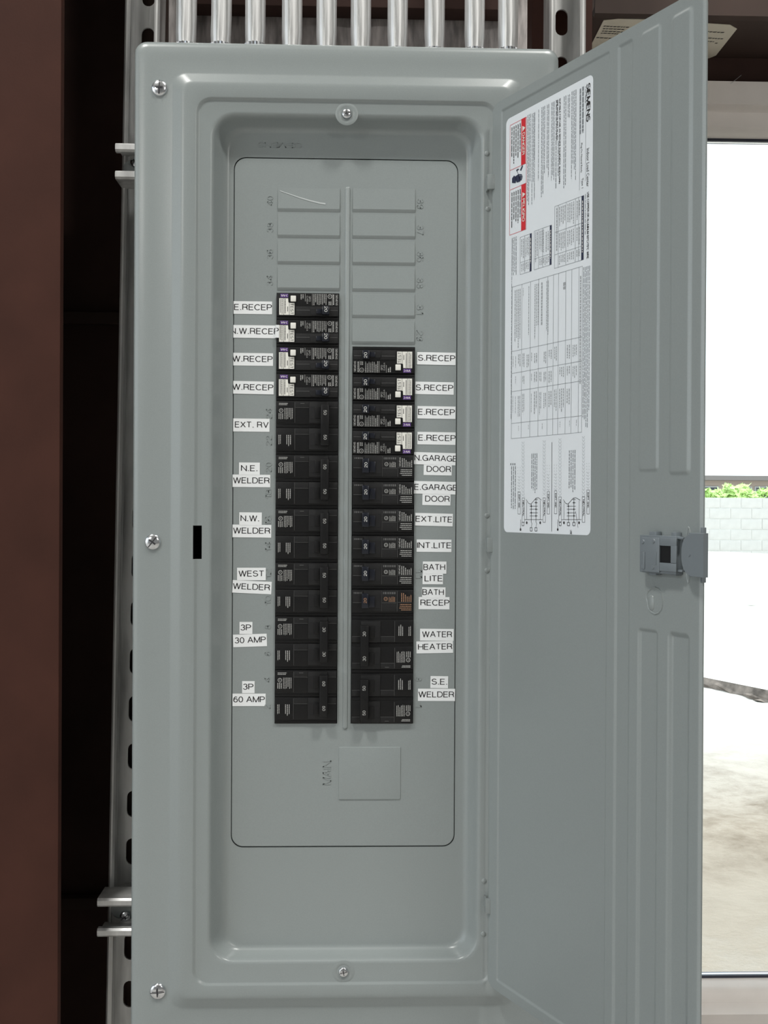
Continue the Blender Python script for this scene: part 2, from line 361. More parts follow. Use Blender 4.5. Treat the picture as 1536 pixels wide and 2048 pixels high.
# ================================================================== SETTING
GY = -0.06                                             # outside ground
def struct(o, name=None): return tag(o, kind='structure')
mb = MB(); mb.box(-5, 6, -9.0, 0.46, -0.15, 0.0); struct(mb.build('floor', SLABF, smooth=0))
mb = MB(); mb.box(-5.2, 6.2, -9.1, 0.56, 4.9, 5.05); struct(mb.build('ceiling', ROOFIN, smooth=0))
# side walls; the left one has an open roll-up door, enlarged to let more daylight in
mb = MB(); mb.box(-5.1, -5.0, -0.9, 0.47, 0, 4.9); mb.box(-5.1, -5.0, -9.0, -6.4, 0, 4.9); mb.box(-5.1, -5.0, -6.4, -0.9, 4.2, 4.9); struct(mb.build('wall_left', PALE, smooth=0))
mb = MB(); mb.box(-5.1, 6.1, -9.1, -9.0, 0, 4.9); struct(mb.build('wall_front', PALE, smooth=0))
WY = 0.42                                              # wall plane behind the load centre
wx0, wx1 = pt(1120, 1000, WY).x, 1.30
gz0, gz1 = pt(1450, 2060, WY).z, pt(1450, 168, WY).z
# window rough opening wx0..wx1, gz0..gz1
def wall_piece(name, x0, x1, z0, z1, m):
    mb = MB(); n = max(1, int((x1 - x0) / 0.02))
    if m is SHEET and n < 400 and x1 - x0 < 4:
        poly = []
        for i in range(n + 1):
            x = x0 + (x1 - x0) * i / n; poly.append((x, WY + (0.004 if i % 4 in (1, 2) else 0.0)))
        poly += [(x1, WY + 0.05), (x0, WY + 0.05)]; mb.prism(poly, 'z', z0, z1)
    else: mb.box(x0, x1, WY, WY + 0.05, z0, z1)
    return struct(mb.build(name, m, smooth=0))
wall_piece('wall_back', -1.0, wx0 - 0.005, 0.0, 4.9, SHEET)
wall_piece('wall_back_left', -5.0, -1.0, 0.0, 4.9, PRIMER2)
wall_piece('wall_back_above', wx0 - 0.005, wx1, gz1 + 0.002, 4.9, PRIMER2)
wall_piece('wall_back_below', wx0 - 0.005, wx1, 0.0, gz0, PRIMER2)
wall_piece('wall_back_right', wx1, 6.0, 0.0, 4.9, PRIMER2)
mb = MB(); mb.box(6.0, 6.1, -9.0, 0.47, 0.0, 4.9); struct(mb.build('wall_right', PALE, smooth=0))
# window: frame head, sill, two jambs, pane
win = tag(bpy.data.objects.new('window_1', None), kind='structure'); COL.objects.link(win); win.location = (wx0, WY - 0.02, gz0)
tag(win, 'large fixed window with off-white frame behind the open panel door')
def wz(py): return pt(1470, py, WY - 0.03).z
zh = [wz(172), wz(222), pt(1470, 280.5, WY + 0.01).z, pt(1470, 1952, WY + 0.01).z, wz(2006)]
PB = WY + 0.016
mb = MB()
mb.prism([(WY - 0.045, zh[0]), (PB, zh[0]), (PB, zh[2]), (WY - 0.022, zh[2]), (WY - 0.028, zh[2] + 0.004), (WY - 0.03, zh[1] - 0.002), (WY - 0.036, zh[1] + 0.002), (WY - 0.045, zh[1] + 0.003)], 'x', wx0, wx1)
mb.build('frame_head', VINYL, win)
mb = MB()
mb.prism([(WY - 0.022, zh[3]), (PB, zh[3]), (PB, gz0 - 0.02), (WY - 0.055, gz0 - 0.02), (WY - 0.055, zh[4] - 0.003), (WY - 0.036, zh[4] + 0.003), (WY - 0.03, zh[3] - 0.004)], 'x', wx0, wx1)
mb.build('sill', VINYL, win)
for xa, xb in ((wx0, wx0 + 0.05), (wx1 - 0.05, wx1)):
    mb = MB(); mb.box(xa, xb, WY - 0.028, PB, zh[3], zh[2], 0.002); mb.build('jamb', VINYL, win)
mb = MB()
for za, zb in ((zh[2] - 0.0035, zh[2]), (zh[3], zh[3] + 0.0035)): mb.box(wx0 + 0.05, wx1 - 0.05, WY + 0.004, WY + 0.0155, za, zb)
mb.build('gasket', GASKET, win, smooth=0)
mb = MB(); mb.box(wx0 + 0.05, wx1 - 0.05, WY + 0.008, WY + 0.012, zh[3] + 0.0036, zh[2] - 0.0036); mb.build('pane', GLASS, win, smooth=0)

# ================================================================== OUTSIDE
bm = bmesh.new(); bmesh.ops.create_grid(bm, x_segments=120, y_segments=120, size=1)
for w in bm.verts:
    # finer near the window
    sx, sy = w.co.x, w.co.y
    x = 2.5 + math.copysign(abs(sx) ** 2.2, sx) * 75; y = 4 + math.copysign(abs(sy) ** 2.4, sy) * 75
    h = 0.012 * (math.sin(x * 7.1 + y * 3.3) + math.sin(x * 3.7 - y * 5.9)) * (1 if y > 0.6 else 0)
    w.co = Vector((x, y, GY + h - 0.02 - (0.12 if y < 0.6 else 0)))
mb = MB(); mb.bm(bm); g = mb.build('ground', DIRT, smooth=180); tag(g, kind='structure')
# concrete apron beyond the dirt, broken near edge with its shade painted in
c1, c2 = pt(1408, 1360, 0), pt(1536, 1386, 0)
def gp(px, py, z):
    d = ray(px, py); t = (z - CAM_LOC.z) / d.z; return CAM_LOC + d * t
a, b = gp(1400, 1353, 0.0), gp(1560, 1385, 0.0)
dirn = (b - a).normalized(); a2 = a - dirn * 2.5; b2 = b + dirn * 6
ap = empty('concrete_apron', (a.x, a.y, GY), 'white sunlit concrete slab beyond the dirt, dark broken near edge', 'pavement')
perp = Vector((-dirn.y, dirn.x, 0)); perp = perp if perp.y > 0 else -perp
top = [a2, b2, b2 + perp * 7.5, a2 + perp * 7.5]
mb = MB(); mb.add([p for p in top] + [p - Vector((0, 0, 0.16)) + perp * 0.02 for p in top], [(0, 1, 2, 3), (1, 2, 6, 5), (2, 3, 7, 6), (3, 0, 4, 7)])
mb.build('slab', CONC, ap, smooth=0)
mb = MB(); rows = []
N = 90
for k in range(5):
    row = []
    for i in range(N + 1):
        p = a2 + (b2 - a2) * (i / N); j = random.uniform(-0.012, 0.012)
        row.append(p - perp * (0.004 + 0.02 * k * random.uniform(0.3, 1)) - Vector((0, 0, 0.024 * k)) + Vector((0, 0, j if 0 < k else -0.001)))
    rows.append(row)
mb.add([p for r in rows for p in r], [(k * (N + 1) + i, k * (N + 1) + i + 1, (k + 1) * (N + 1) + i + 1, (k + 1) * (N + 1) + i) for k in range(4) for i in range(N)])
mb.build('broken_edge', EDGE, ap, smooth=0)
# dirt / sand mound in front of the block wall
mo = gp(1480, 1120, GY); mo = CAM_LOC + (mo - CAM_LOC) * (17.6 / (mo.y - CAM_LOC.y))
mb = MB(); n = 28; R = []
for k in range(9):
    rr = 1 - k / 8.0
    R.append([(mo.x - 0.7 + math.cos(t) * 7.5 * rr, 17.6 + math.sin(t) * 1.4 * rr, GY - 0.03 + 0.80 * (1 - rr ** 2) * (1 + 0.05 * math.sin(3 * t))) for t in [2 * math.pi * i / n for i in range(n)]])
mb.loft(R, False, True)
o = mb.build('sand_mound', CONC, smooth=60, origin=(mo.x, 17.6, GY)); tag(o, 'low white sunlit sand mound in front of the block wall', 'mound')
# block wall, each block a part
BY = 20.0
bw_x0 = pt(1330, 1000, BY).x; bw_z1 = pt(1470, 995, BY).z
bw = empty('block_wall', (bw_x0 - 1, BY, GY), 'pale concrete block yard wall beyond the white ground', 'wall')
ch, cl = 0.215, 0.43; nrow = int(math.ceil((bw_z1 - GY) / ch)); z_top = bw_z1; ncol = 10
mb = MB(); mb.box(bw_x0 - 4, bw_x0 + 7, BY + 0.012, BY + 0.17, GY - 0.05, z_top - 0.01); mb.build('mortar_bed', MORTAR, bw, smooth=0)
base_me = None
for r in range(nrow):
    for c in range(ncol):
        x = bw_x0 - 0.6 + c * cl + (cl / 2 if r % 2 else 0); z = z_top - (r + 1) * ch
        if base_me is None:
            mb = MB(); mb.box(0.006, cl - 0.006, 0, 0.16, 0.006, ch - 0.006, 0.004)
            mb.v = [(p[0] + x, p[1] + BY, p[2] + z) for p in mb.v]
            o = mb.build('block', BLOCKM, bw, origin=(x, BY, z)); base_me = o.data
        else:
            o = bpy.data.objects.new('block', base_me); COL.objects.link(o); o.parent = bw
            o.location = Vector((x, BY + random.uniform(-0.004, 0.004), z)) - bw.location
# shrubs over the wall and a long low house far behind
def shrub(px, py_top, Y, wpx, label, seed, hb):
    rnd = random.Random(seed); p = pt(px, py_top, Y); w = wpx * (Y + DIST) / F_PX; h = p.z - hb
    t = empty('shrub', (p.x, Y, hb), label, 'shrub', 'bright green shrubs beyond the block wall')
    mb = MB()
    for i in range(1500):
        u, v, q = rnd.uniform(-1, 1), rnd.random() ** 0.7, rnd.uniform(-1, 1)
        rad = (1 - 0.22 * v) * (0.85 + 0.35 * math.sin(5 * u + seed))
        c = Vector((p.x + u * w / 2 * rad, Y + q * w / 3 * rad, hb + min(1, v * 1.1) * h * (0.93 + 0.06 * math.cos(5 * u + seed))))
        s = 0.13 * rnd.uniform(0.6, 1.3); d1 = Vector((rnd.uniform(-1, 1), rnd.uniform(-1, 1), rnd.uniform(-0.5, 1))).normalized(); d2 = d1.orthogonal().normalized()
        mb.add([c - d1 * s, c + d2 * s * 0.45, c + d1 * s, c - d2 * s * 0.45], [(0, 1, 2, 3)])
    f = mb.build('foliage', LEAF, t, smooth=0); f['kind'] = 'stuff'
    mb = MB()
    for i in range(4): mb.cyl((p.x + (i - 1.5) * w * 0.08, Y, hb), (p.x + (i - 1.5) * w * 0.2, Y, hb + h * 0.7), 0.05, 0.02, 7)
    mb.build('stem', BLDG, t)
HB = GY
shrub(1416, 978, 32, 100, 'green shrub at the left end of the hedge, touching the door edge', 1, HB)
shrub(1464, 970, 28.5, 70, 'taller rounded green shrub standing second in the hedge', 2, HB)
shrub(1512, 980, 24.5, 100, 'low green shrub third in the hedge, towards the right', 3, HB)
hy = 55.0
hx0, hx1 = pt(1290, 960, hy).x, pt(1600, 960, hy).x; hz1 = pt(1470, 952, hy).z
hs = empty('house', (hx0, hy, GY), 'long low brown house far behind the hedge', 'house')
mb = MB(); mb.box(hx0, hx1, hy, hy + 7, GY, hz1 - 0.25); mb.build('wall', BLDG, hs, smooth=0)
mb = MB(); mb.box(hx0 - 0.3, hx1 + 0.3, hy - 0.7, hy + 7.5, hz1 - 0.25, hz1, 0.02); mb.build('roof', ROOFM, hs, smooth=0)
for px in (1422, 1488, 1524):
    x = pt(px, 970, hy).x; fz = hz1 - 1.4
    mb = MB(); mb.box(x - 0.42, x + 0.42, hy - 0.06, hy + 0.02, fz, fz + 0.85, 0.01); w_ = mb.build('window', PALE, hs)
    mb = MB(); mb.box(x - 0.34, x + 0.34, hy - 0.075, hy - 0.05, fz + 0.08, fz + 0.77); mb.build('pane', GASKET, w_, smooth=0)
for px in (1443, 1512):
    x = pt(px, 970, hy).x
    mb = MB(); mb.box(x - 0.5, x + 0.5, hy - 0.05, hy + 0.02, GY, GY + 2.1, 0.01); mb.build('door', PALE, hs)

# ================================================================== STEELWORK AROUND THE PANEL
def zr(px, py, Y): return pt(px, py, Y).z
# left column: front flange, web, rear flange in shade
xl = pt(119, 1024, 0.03).x
lc = empty('steel_column', (xl - 0.15, 0.03, 0.0), 'red-brown painted steel column at the left edge of the picture', 'column')
mb = MB(); mb.box(xl - 0.30, xl, 0.03, 0.042, 0.0, 4.8, 0.0015); mb.build('front_flange', PRIMER, lc)
mb = MB(); mb.box(xl - 0.16, xl - 0.148, 0.0425, 0.33, 0.0, 4.8); mb.build('web', RECESS, lc, smooth=0)
xr = pt(262, 1024, 0.34).x
mb = MB(); mb.box(xl - 0.45, xr + 0.02, 0.332, 0.345, 0.0, 4.8, 0.001); mb.build('rear_flange', RECESS, lc)
mb = MB(); zs = [zr(180, 632, 0.335), zr(180, 1790, 0.335)]
for z in zs: mb.box(xl - 0.1, xr, 0.318, 0.3315, z - 0.012, z + 0.002, 0.001)
mb.build('seam_rib', PRIMER2, lc)
# girt plates right behind the struts (their paint shows through the slots)
def plate(name, l, r, Y, m, label, z0=0.0, z1=3.2, d=0.012):
    xa, xb = pt(l, 500, Y).x, pt(r, 500, Y).x
    mb = MB(); mb.box(xa, xb, Y, Y + d, z0, z1, 0.001)
    mb.box(xa + 0.2 * (xb - xa), xa + 0.2 * (xb - xa) + 0.01, Y + d, 0.29, z0, z1)
    o = mb.build(name, m, origin=((xa + xb) / 2, Y, z0)); tag(o, label, 'stud'); return o
plate('steel_stud', 256, 332, 0.175, PRIMER2, 'brown steel stud showing through the slots of the left vertical strut')
plate('steel_stud', 1062, 1182, 0.175, PRIMER, 'red-brown steel stud behind the right vertical strut')
# dark girt across above the panel
xa, xb = pt(362, 10, 0.31).x, pt(1040, 10, 0.31).x
mb = MB(); zg = zr(700, 14, 0.385)
mb.box(xa, xb, 0.385, WY - 0.002, zg, zg + 0.2, 0.002)
o = mb.build('steel_girt', RECESS, origin=((xa + xb) / 2, 0.385, zg)); tag(o, 'dark steel girt crossing behind the tops of the conduits', 'girt')
# window header channel, its underside carries the paper
HY = 0.27; zu = zr(1430, 27, HY); hx0_ = pt(1187, 60, HY).x; hx1_ = 1.6
hd = empty('window_header', (hx0_, HY, zu), 'brown steel header channel above the window, top right', 'beam')
mb = MB(); mb.prism([(HY - 0.008, zu - 0.006), (HY, zu - 0.008), (HY + 0.004, zu - 0.001), (WY - 0.002, zu), (WY - 0.002, zu + 0.003), (HY - 0.004, zu + 0.003), (HY - 0.004, zu + 0.19), (HY - 0.008, zu + 0.19)], 'x', hx0_, hx1_)
mb.build('channel', PRIMER2, hd)
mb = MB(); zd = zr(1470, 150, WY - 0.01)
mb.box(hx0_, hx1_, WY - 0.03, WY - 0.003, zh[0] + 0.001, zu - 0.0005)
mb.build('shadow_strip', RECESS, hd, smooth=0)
# paper stuck to the underside
def up(px, py):
    d = ray(px, py); t = (zu - 0.0012 - CAM_LOC.z) / d.z; p = CAM_LOC + d * t; return p
pp = [up(1207, 40), up(1236, 37), up(1290, 38), up(1460, 49), up(1474, 57), up(1432, 110), up(1406, 121), up(1300, 118), up(1178, 98)]
c = sum(pp, Vector()) / len(pp)
nt_ = empty('paper_note', c, 'cream paper sheet stuck under the brown header, half hidden by the door', 'paper')
mb = MB(); mb.loft([[p for p in pp], [p - Vector((0, 0, 0.0006)) for p in pp]], True, True); mb.build('sheet', NOTE, nt_, smooth=0)
mb = MB(); rnd = random.Random(3)
def dash(mb, p0, p1, wdt, up_v):
    d = (p1 - p0); n = up_v * wdt; mb.quad(p0 - n, p1 - n, p1 + n, p0 + n)
for (xs, xe, y0) in ((1207, 1258, 51), (1206, 1250, 56), (1204, 1248, 61), (1202, 1236, 65), (1193, 1222, 74), (1410, 1448, 62), (1416, 1446, 75), (1405, 1428, 81), (1430, 1436, 85)):
    x = xs
    while x < xe:
        l = rnd.uniform(3, 8); p0, p1 = up(x, y0 + (x - xs) * 0.05), up(min(x + l, xe), y0 + (x - xs) * 0.05)
        for q in (p0, p1): q.z -= 0.0009
        dash(mb, p0, p1, 0.0011, Vector((0.45, -0.9, 0))); x += l + 1.6
mb.build('printing', INK, nt_, smooth=0)
# a long thin scratch-like thread below the header at right is a hanging thread
p0, p1 = up(1505, 132), pt(1461, 171, WY - 0.05)
mb = MB(); mb.cyl(p0, p1 + Vector((0, 0, 0.002)), 0.0004, n=6); o = mb.build('thread', GALV, origin=p0); tag(o, 'fine pale thread hanging below the header near the right edge', 'thread')

# ---- strut channels
def oblong(cx, cz, w, h, n=7):
    r = w / 2; hh = h / 2 - r; out = []
    for a0, oz in ((0, hh), (180, -hh)):
        for i in range(n + 1):
            a = math.radians(a0 + 180 * i / n); out.append((cx + r * math.cos(a), cz + oz + r * math.sin(a)))
    return out
def slot_plate(mb, x0, x1, z0, z1, slots, y, t):
    """web with real oblong holes: one ring per slot cell"""
    zs = [z0] + [(slots[i][1] + slots[i + 1][1]) / 2 for i in range(len(slots) - 1)] + [z1]
    for i, (cx, cz, w, h) in enumerate(slots):
        ob = oblong(cx, cz, w, h); a, b = zs[i], zs[i + 1]; outer = []
        for (px_, pz_) in ob:
            dx, dz = px_ - cx, pz_ - cz
            k = 1e9
            if dx > 1e-9: k = min(k, (x1 - cx) / dx)
            if dx < -1e-9: k = min(k, (x0 - cx) / dx)
            if dz > 1e-9: k = min(k, (b - cz) / dz)
            if dz < -1e-9: k = min(k, (a - cz) / dz)
            outer.append((cx + dx * k, cz + dz * k))
        # corners: snap nearest outer point
        for qx in (x0, x1):
            for qz in (a, b):
                j = min(range(len(outer)), key=lambda q: (outer[q][0] - qx) ** 2 + (outer[q][1] - qz) ** 2); outer[j] = (qx, qz)
        L = [[(p[0], y, p[1]) for p in outer], [(p[0], y, p[1]) for p in ob], [(p[0], y + t, p[1]) for p in ob], [(p[0], y + t, p[1]) for p in outer]]
        mb.loft(L)
def strut_profile(w, d, lip, t=0.0025, curl=0.007):
    """closed outline (a across, b depth; b=0 front) without the web"""
    L = [(0, d), (0, 0.002), (0.002, 0), (lip - 0.002, 0), (lip, 0.002), (lip, curl), (lip - t, curl), (lip - t, t + 0.0008), (t, t + 0.0008), (t, d)]
    R = [(w - a, b) for a, b in L]
    return L, R
def vertical_strut(l, r, label, z0, z1, YF, YW, slot_px, slot_y, lean=0.0):
    xa, xb = pt(l, 600, YF).x, pt(r, 600, YF).x; w = xb - xa
    t = empty('strut_channel', ((xa + xb) / 2, YW, z0), label, 'strut', 'vertical slotted struts'); sh = math.tan(math.radians(lean)) * (1.5 - z0)
    L, R = strut_profile(w, YW - YF, 0.0058)
    for P in (L, R):
        mb = MB(); mb.prism([(xa + a, YF + b) for a, b in P], 'z', z0, z1); mb.build('side_rail', GALV, t)
    z_ref = zr(slot_px, slot_y, YW); pitch = 0.0510; cx = (xa + xb) / 2
    n0 = int((z_ref - z0 - 0.03) / pitch); n1 = int((z1 - 0.03 - z_ref) / pitch)
    slots = [(cx, z_ref + k * pitch, 0.0135, 0.0285) for k in range(-n0, n1 + 1)]
    mb = MB(); slot_plate(mb, xa + 0.001, xb - 0.001, z0, z1, slots, YW - 0.0025, 0.0025); mb.build('slotted_web', GALV, t)
    t.rotation_euler = (0, math.radians(lean), 0); t.location.x -= sh
    return t
vertical_strut(232, 302, 'left vertical galvanised strut with slots beside the dark column recess', 0.55, 2.3, 0.124, 0.158, 290, 751, 0.85)
vertical_strut(1096, 1169, 'right vertical galvanised strut with slots beside the panel door top', 0.55, 2.3, 0.124, 0.160, 1126, 47)
def horizontal_strut(l, t_, b_, YF, YW, label, screw):
    xa, xb = pt(l, (t_ + b_) / 2, YF).x, pt(1090, (t_ + b_) / 2, YF).x
    za, zb = zr(l, b_, YF), zr(l, t_, YF); w = zb - za
    t = empty('strut_channel', (xa, YW, za), label, 'strut', 'short horizontal struts behind the panel')
    L, R = strut_profile(w, YW - YF, 0.0085)
    for P in (L, R):
        mb = MB(); mb.prism([(YF + b, za + a) for a, b in P], 'x', xa, xb); mb.build('lip_rail', GALV, t)
    mb = MB(); mb.box(xa + 0.008, xb, YW - 0.0025, YW, za + 0.001, zb - 0.001); mb.build('web', GALV, t, smooth=0)
    # mounting ear with screw, seen inside the channel
    sx, sy, ex = screw
    e0, e1 = pt(ex, sy, YW - 0.008).x, pt(sx + 90, sy, YW - 0.008).x
    poly = rrect(e0, e1, za + 0.009, zb - 0.009, 0.011)
    mb = MB(); mb.loft([[(p[0], YW - 0.006, p[1]) for p in poly], [(p[0], YW - 0.009, p[1]) for p in poly]], True, True); mb.build('mounting_ear', LATCHM if False else MATS['grey enamel'], t)
    s = pt(sx, sy, YW - 0.012); screw_head(t, s, 0.0055, 0.003, 40)
    return t
def screw_head(parent, c, r, h, rot, cross=True, name='screw'):
    mb = MB(); n = 24; L = []
    for k in range(6):
        a = k / 5 * math.pi / 2 * 0.9; L.append([(c.x + math.cos(t) * r * math.cos(a), c.y + h * 0.35 - h * (0.35 + 0.65 * math.sin(a)) if k else c.y + h * 0.35, c.z + math.sin(t) * r * math.cos(a)) for t in [2 * math.pi * i / n for i in range(n)]])
    mb.loft(L, True, True); o = mb.build(name, ZINC, parent, origin=c, smooth=50)
    mb = MB()
    for q in ((0, 90) if cross else (0,)):
        t = math.radians(rot + q); d = Vector((math.cos(t), 0, math.sin(t))); e = Vector((-math.sin(t), 0, math.cos(t)))
        k = 0.86 if q == 0 else 0.5; wd = r * (0.055 if q == 0 else 0.08); y = c.y - h * 0.985
        for sgn in (1,):
            P = [c + d * r * k * a + e * wd * b for a, b in ((-1, -1), (1, -1), (1, 1), (-1, 1))]
            P = [Vector((p.x, c.y - h * (0.35 + 0.65 * math.sqrt(max(0, 1 - ((p - c).length / r) ** 2))) - 0.0001 * 0 - 0.0003, p.z)) for p in P]
            mid = [c + e * wd * b for b in (-1, 1)]; mid = [Vector((p.x, c.y - h * 1.0 - 0.0003, p.z)) for p in mid]
            mb.add([P[0], mid[0], mid[1], P[3], P[1], P[2]], [(0, 1, 2, 3), (1, 4, 5, 2)])
    mb.build('drive_slot', SLOTM, o, smooth=0)
    return o
horizontal_strut(230, 285, 357, 0.092, 0.126, 'upper short horizontal strut poking out left of the panel', (271, 324, 247))
horizontal_strut(194, 1798, 1875, 0.092, 0.126, 'lower short horizontal strut poking out left of the panel', (250, 1833, 222))
# loose screw seen in the strut just above the lower short strut
s = pt(259, 1785, 0.150); o = empty('strut_bolt', s, 'small bolt in the left strut just above the lower short strut', 'bolt')
screw_head(o, s, 0.006, 0.004, 20, name='bolt_head')
mb = MB(); mb.cyl(s + Vector((0, 0.001, 0)), s + Vector((0, 0.006, 0)), 0.011, n=24); mb.build('washer', GALV, o)

# ---- conduits
CX = [(373.5, 372), (443.5, 441.5), (511, 510.5), (584.5, 584), (653.5, 653), (722, 721.5), (795.5, 795), (869.5, 869), (949.5, 949), (1016.5, 1016)]
ORD = ['first', 'second', 'third', 'fourth', 'fifth', 'sixth', 'seventh', 'eighth', 'ninth', 'tenth']
YC = 0.045
for i, (xt, xb_) in enumerate(CX):
    p_top, p_bot = pt(xt, 0, YC), pt(xb_, 96, YC); rad = 20.2 * (YC + DIST) / F_PX
    c0 = Vector((p_bot.x, YC, p_bot.z)); t = empty('conduit', c0, ORD[i] + ' galvanised conduit from the left above the panel' if i < 9 else 'last galvanised conduit on the right above the panel', 'conduit', 'vertical conduits above the panel')
    mb = MB(); n = 28; L = []
    off = p_top.x - p_bot.x
    path = [(-0.02, 0), (0.0, 0), (0.012, 0.1 * off), (0.03, 0.8 * off), (0.05, off), (0.5, off)]
    for dz, dx in path:
        rr = rad * (0.93 if dz < 0.011 else 1.0)
        L.append([(c0.x + dx + rr * math.cos(a), YC + rr * math.sin(a), c0.z + dz) for a in [2 * math.pi * k / n for k in range(n)]])
    mb.loft(L, True, True); mb.build('pipe', EMT, t, smooth=60)
    mb = MB(); L = []                                                   # locknut / bushing teeth at the box
    for dz, e in ((-0.012, 0.0), (-0.0005, 0.0), (0.0035, 1.0), (0.0045, -1)):
        hz = c0.z + dz - (0.006 if i > 2 else 0.001)
        L.append([(c0.x + (rad * 1.0 + (0.0010 if k % 2 else 0.0) - (0.004 if e < 0 else 0)) * math.cos(a), YC + (rad * 1.0 + (0.0010 if k % 2 else 0.0) - (0.004 if e < 0 else 0)) * math.sin(a), hz) for k, a in enumerate([2 * math.pi * k / 40 for k in range(40)])])
    mb.loft(L, True, True); mb.build('connector', ZINC, t, smooth=20)

# ================================================================== THE PANEL
YI = 0.021                                   # inner plane of the cover
px0, px1, pz0, pz1 = rect(266, 92, 1110, 2079, 0.012)
PANEL = empty('electrical_panel', ((px0 + px1) / 2, 0.012, pz0), 'grey steel electrical panel with open door, full of black breakers', 'electrical panel')
# enclosure box behind the cover
ex0, ex1, ez0, ez1 = px0 + 0.015, px1 - 0.015, pz0 + 0.015, pz1 - 0.008
mb = MB(); q = 0.002
mb.box(ex0, ex1, 0.0885, 0.0905, ez0, ez1); mb.box(ex0, ex0 + q, 0.0135, 0.0884, ez0, ez1); mb.box(ex1 - q, ex1, 0.0135, 0.0884, ez0, ez1)
mb.box(ex0 + q, ex1 - q, 0.0135, 0.0884, ez0, ez0 + q); mb.box(ex0 + q, ex1 - q, 0.0135, 0.0884, ez1 - q, ez1)
mb.build('enclosure', DARKIN, PANEL, smooth=0)
# pressed cover: nested rounded rectangles from the rim to the dead-front opening
def loop(l, t, r, b, rad, Y, Yp=None, n=8):
    x0, x1, z0, z1 = rect(l, t, r, b, Y if Yp is None else Yp)
    k = ((Y if Yp is None else Yp) + DIST) / F_PX
    return [(p[0], Y, p[1]) for p in rrect(x0, x1, z0, z1, rad * k, n)]
LO = [loop(267, 92, 1110, 2079, 24, 0.0135), loop(266, 91, 1111, 2080, 24, 0.0085), loop(269, 94, 1108, 2077, 22, 0.0068), loop(276, 101, 1101, 2070, 20, 0.0058),
      loop(288, 113, 1089, 2058, 18, 0.0053), loop(300, 124, 1078, 2045, 18, 0.0052),
      loop(339, 150, 1041, 2015, 26, 0.0051), loop(343, 154, 1037, 2011, 26, 0.0046), loop(357, 166, 1022, 1997, 24, 0.0008), loop(361, 170, 1018, 1993, 24, 0.0002),
      loop(366, 175, 1014, 1988, 24, 0.0),
      loop(387, 197, 991, 1971, 31, 0.0), loop(389.5, 199.5, 989, 1968.5, 30, 0.0003), loop(393, 203, 985, 1965, 28, 0.0017), loop(395.5, 205.5, 983, 1962.5, 27, 0.0020),
      loop(416, 226, 966, 1928, 47, 0.0020), loop(421, 231, 961, 1923, 47, 0.0024), loop(425, 236, 957, 1918, 46, 0.0042), loop(429, 241, 953, 1914, 45, 0.0075),
      loop(441, 255, 942, 1903, 43, 0.0165), loop(447, 261, 936, 1897, 42, 0.0192), loop(452, 266, 931, 1892, 41, 0.0206), loop(457, 271, 927, 1887, 40, YI),
      loop(464.5, 317, 913, 1694, 24, YI), loop(465.2, 317.8, 912.4, 1693.4, 23.5, YI + 0.0005), loop(465.2, 317.8, 912.4, 1693.4, 23.5, YI + 0.004)]
mb = MB(); mb.loft(LO, False, False)
# give the sheet a real back (so that the latch slot is a true hole)
BK = [[(p[0], p[1] + 0.0012, p[2]) for p in L] for L in LO[1:-1]]
mb2 = MB(); full = LO + list(reversed([[(p[0] + (0.0009 if p[0] < (px0 + px1) / 2 else -0.0009) * 0, p[1] + 0.0014, p[2]) for p in L] for L in LO[2:-2]]))
mb2.loft(full, close=True)
cover = mb2.build('cover', GRAY, PANEL, smooth=40)
def cutter(l, t, r, b, Y0, Y1, rad=0):
    x0, x1, z0, z1 = rect(l, t, r, b, (Y0 + Y1) / 2 if False else 0.002)
    mb = MB(); mb.box(x0, x1, Y0, Y1, z0, z1); return mb.build('cutter', GRAY, smooth=0)
cut(cover, [cutter(386.5, 1051, 403.5, 1118, -0.01, 0.012)])
# small pressed dimples next to the hinges and round the two cover screws
mb = MB()
def dome(mb, c, r, h, n=14):
    L = []
    for k in range(5):
        a = k / 4 * math.pi / 2; L.append([(c.x + math.cos(t) * r * math.cos(a) if k < 4 else c.x + math.cos(t) * r * 0.05, c.y - h * math.sin(a), c.z + math.sin(t) * r * (math.cos(a) if k < 4 else 0.05)) for t in [2 * math.pi * i / n for i in range(n)]])
    mb.loft(L, False, True)
for px, py in ((974, 307), (976, 418), (974, 1031), (974, 1141), (968, 1762), (967, 1868)):
    dome(mb, pt(px, py, 0.0021), 0.0026, 0.0012)
mb.build('hinge_dimple', GRAY, PANEL, smooth=60)
for px, py in ((693.5, 228), (687, 1943.5)):
    c = pt(px, py, 0.002); mb = MB(); n = 32; L = []
    for rr, h in ((0.0105, -0.0001), (0.0092, 0.0002), (0.0078, 0.0003), (0.0064, 0.0), (0.0058, -0.0002), (0.0048, -0.0002)):
        L.append([(c.x + math.cos(t) * rr, c.y - h - 0.0001, c.z + math.sin(t) * rr) for t in [2 * math.pi * i / n for i in range(n)]])
    mb.loft(L); mb.build('screw_dimple', GRAY, PANEL, smooth=60)
    screw_head(PANEL, c + Vector((0, -0.0012, 0)), 0.0045, 0.0022, 12)
for (px, py), rot in zip(((319, 176), (305.5, 1084), (315.5, 1983)), (88, 52, 5)):
    screw_head(PANEL, pt(px, py, 0.0045), 0.0075, 0.0036, rot)
# the unseen right-hand flange screws stay behind the door: left out

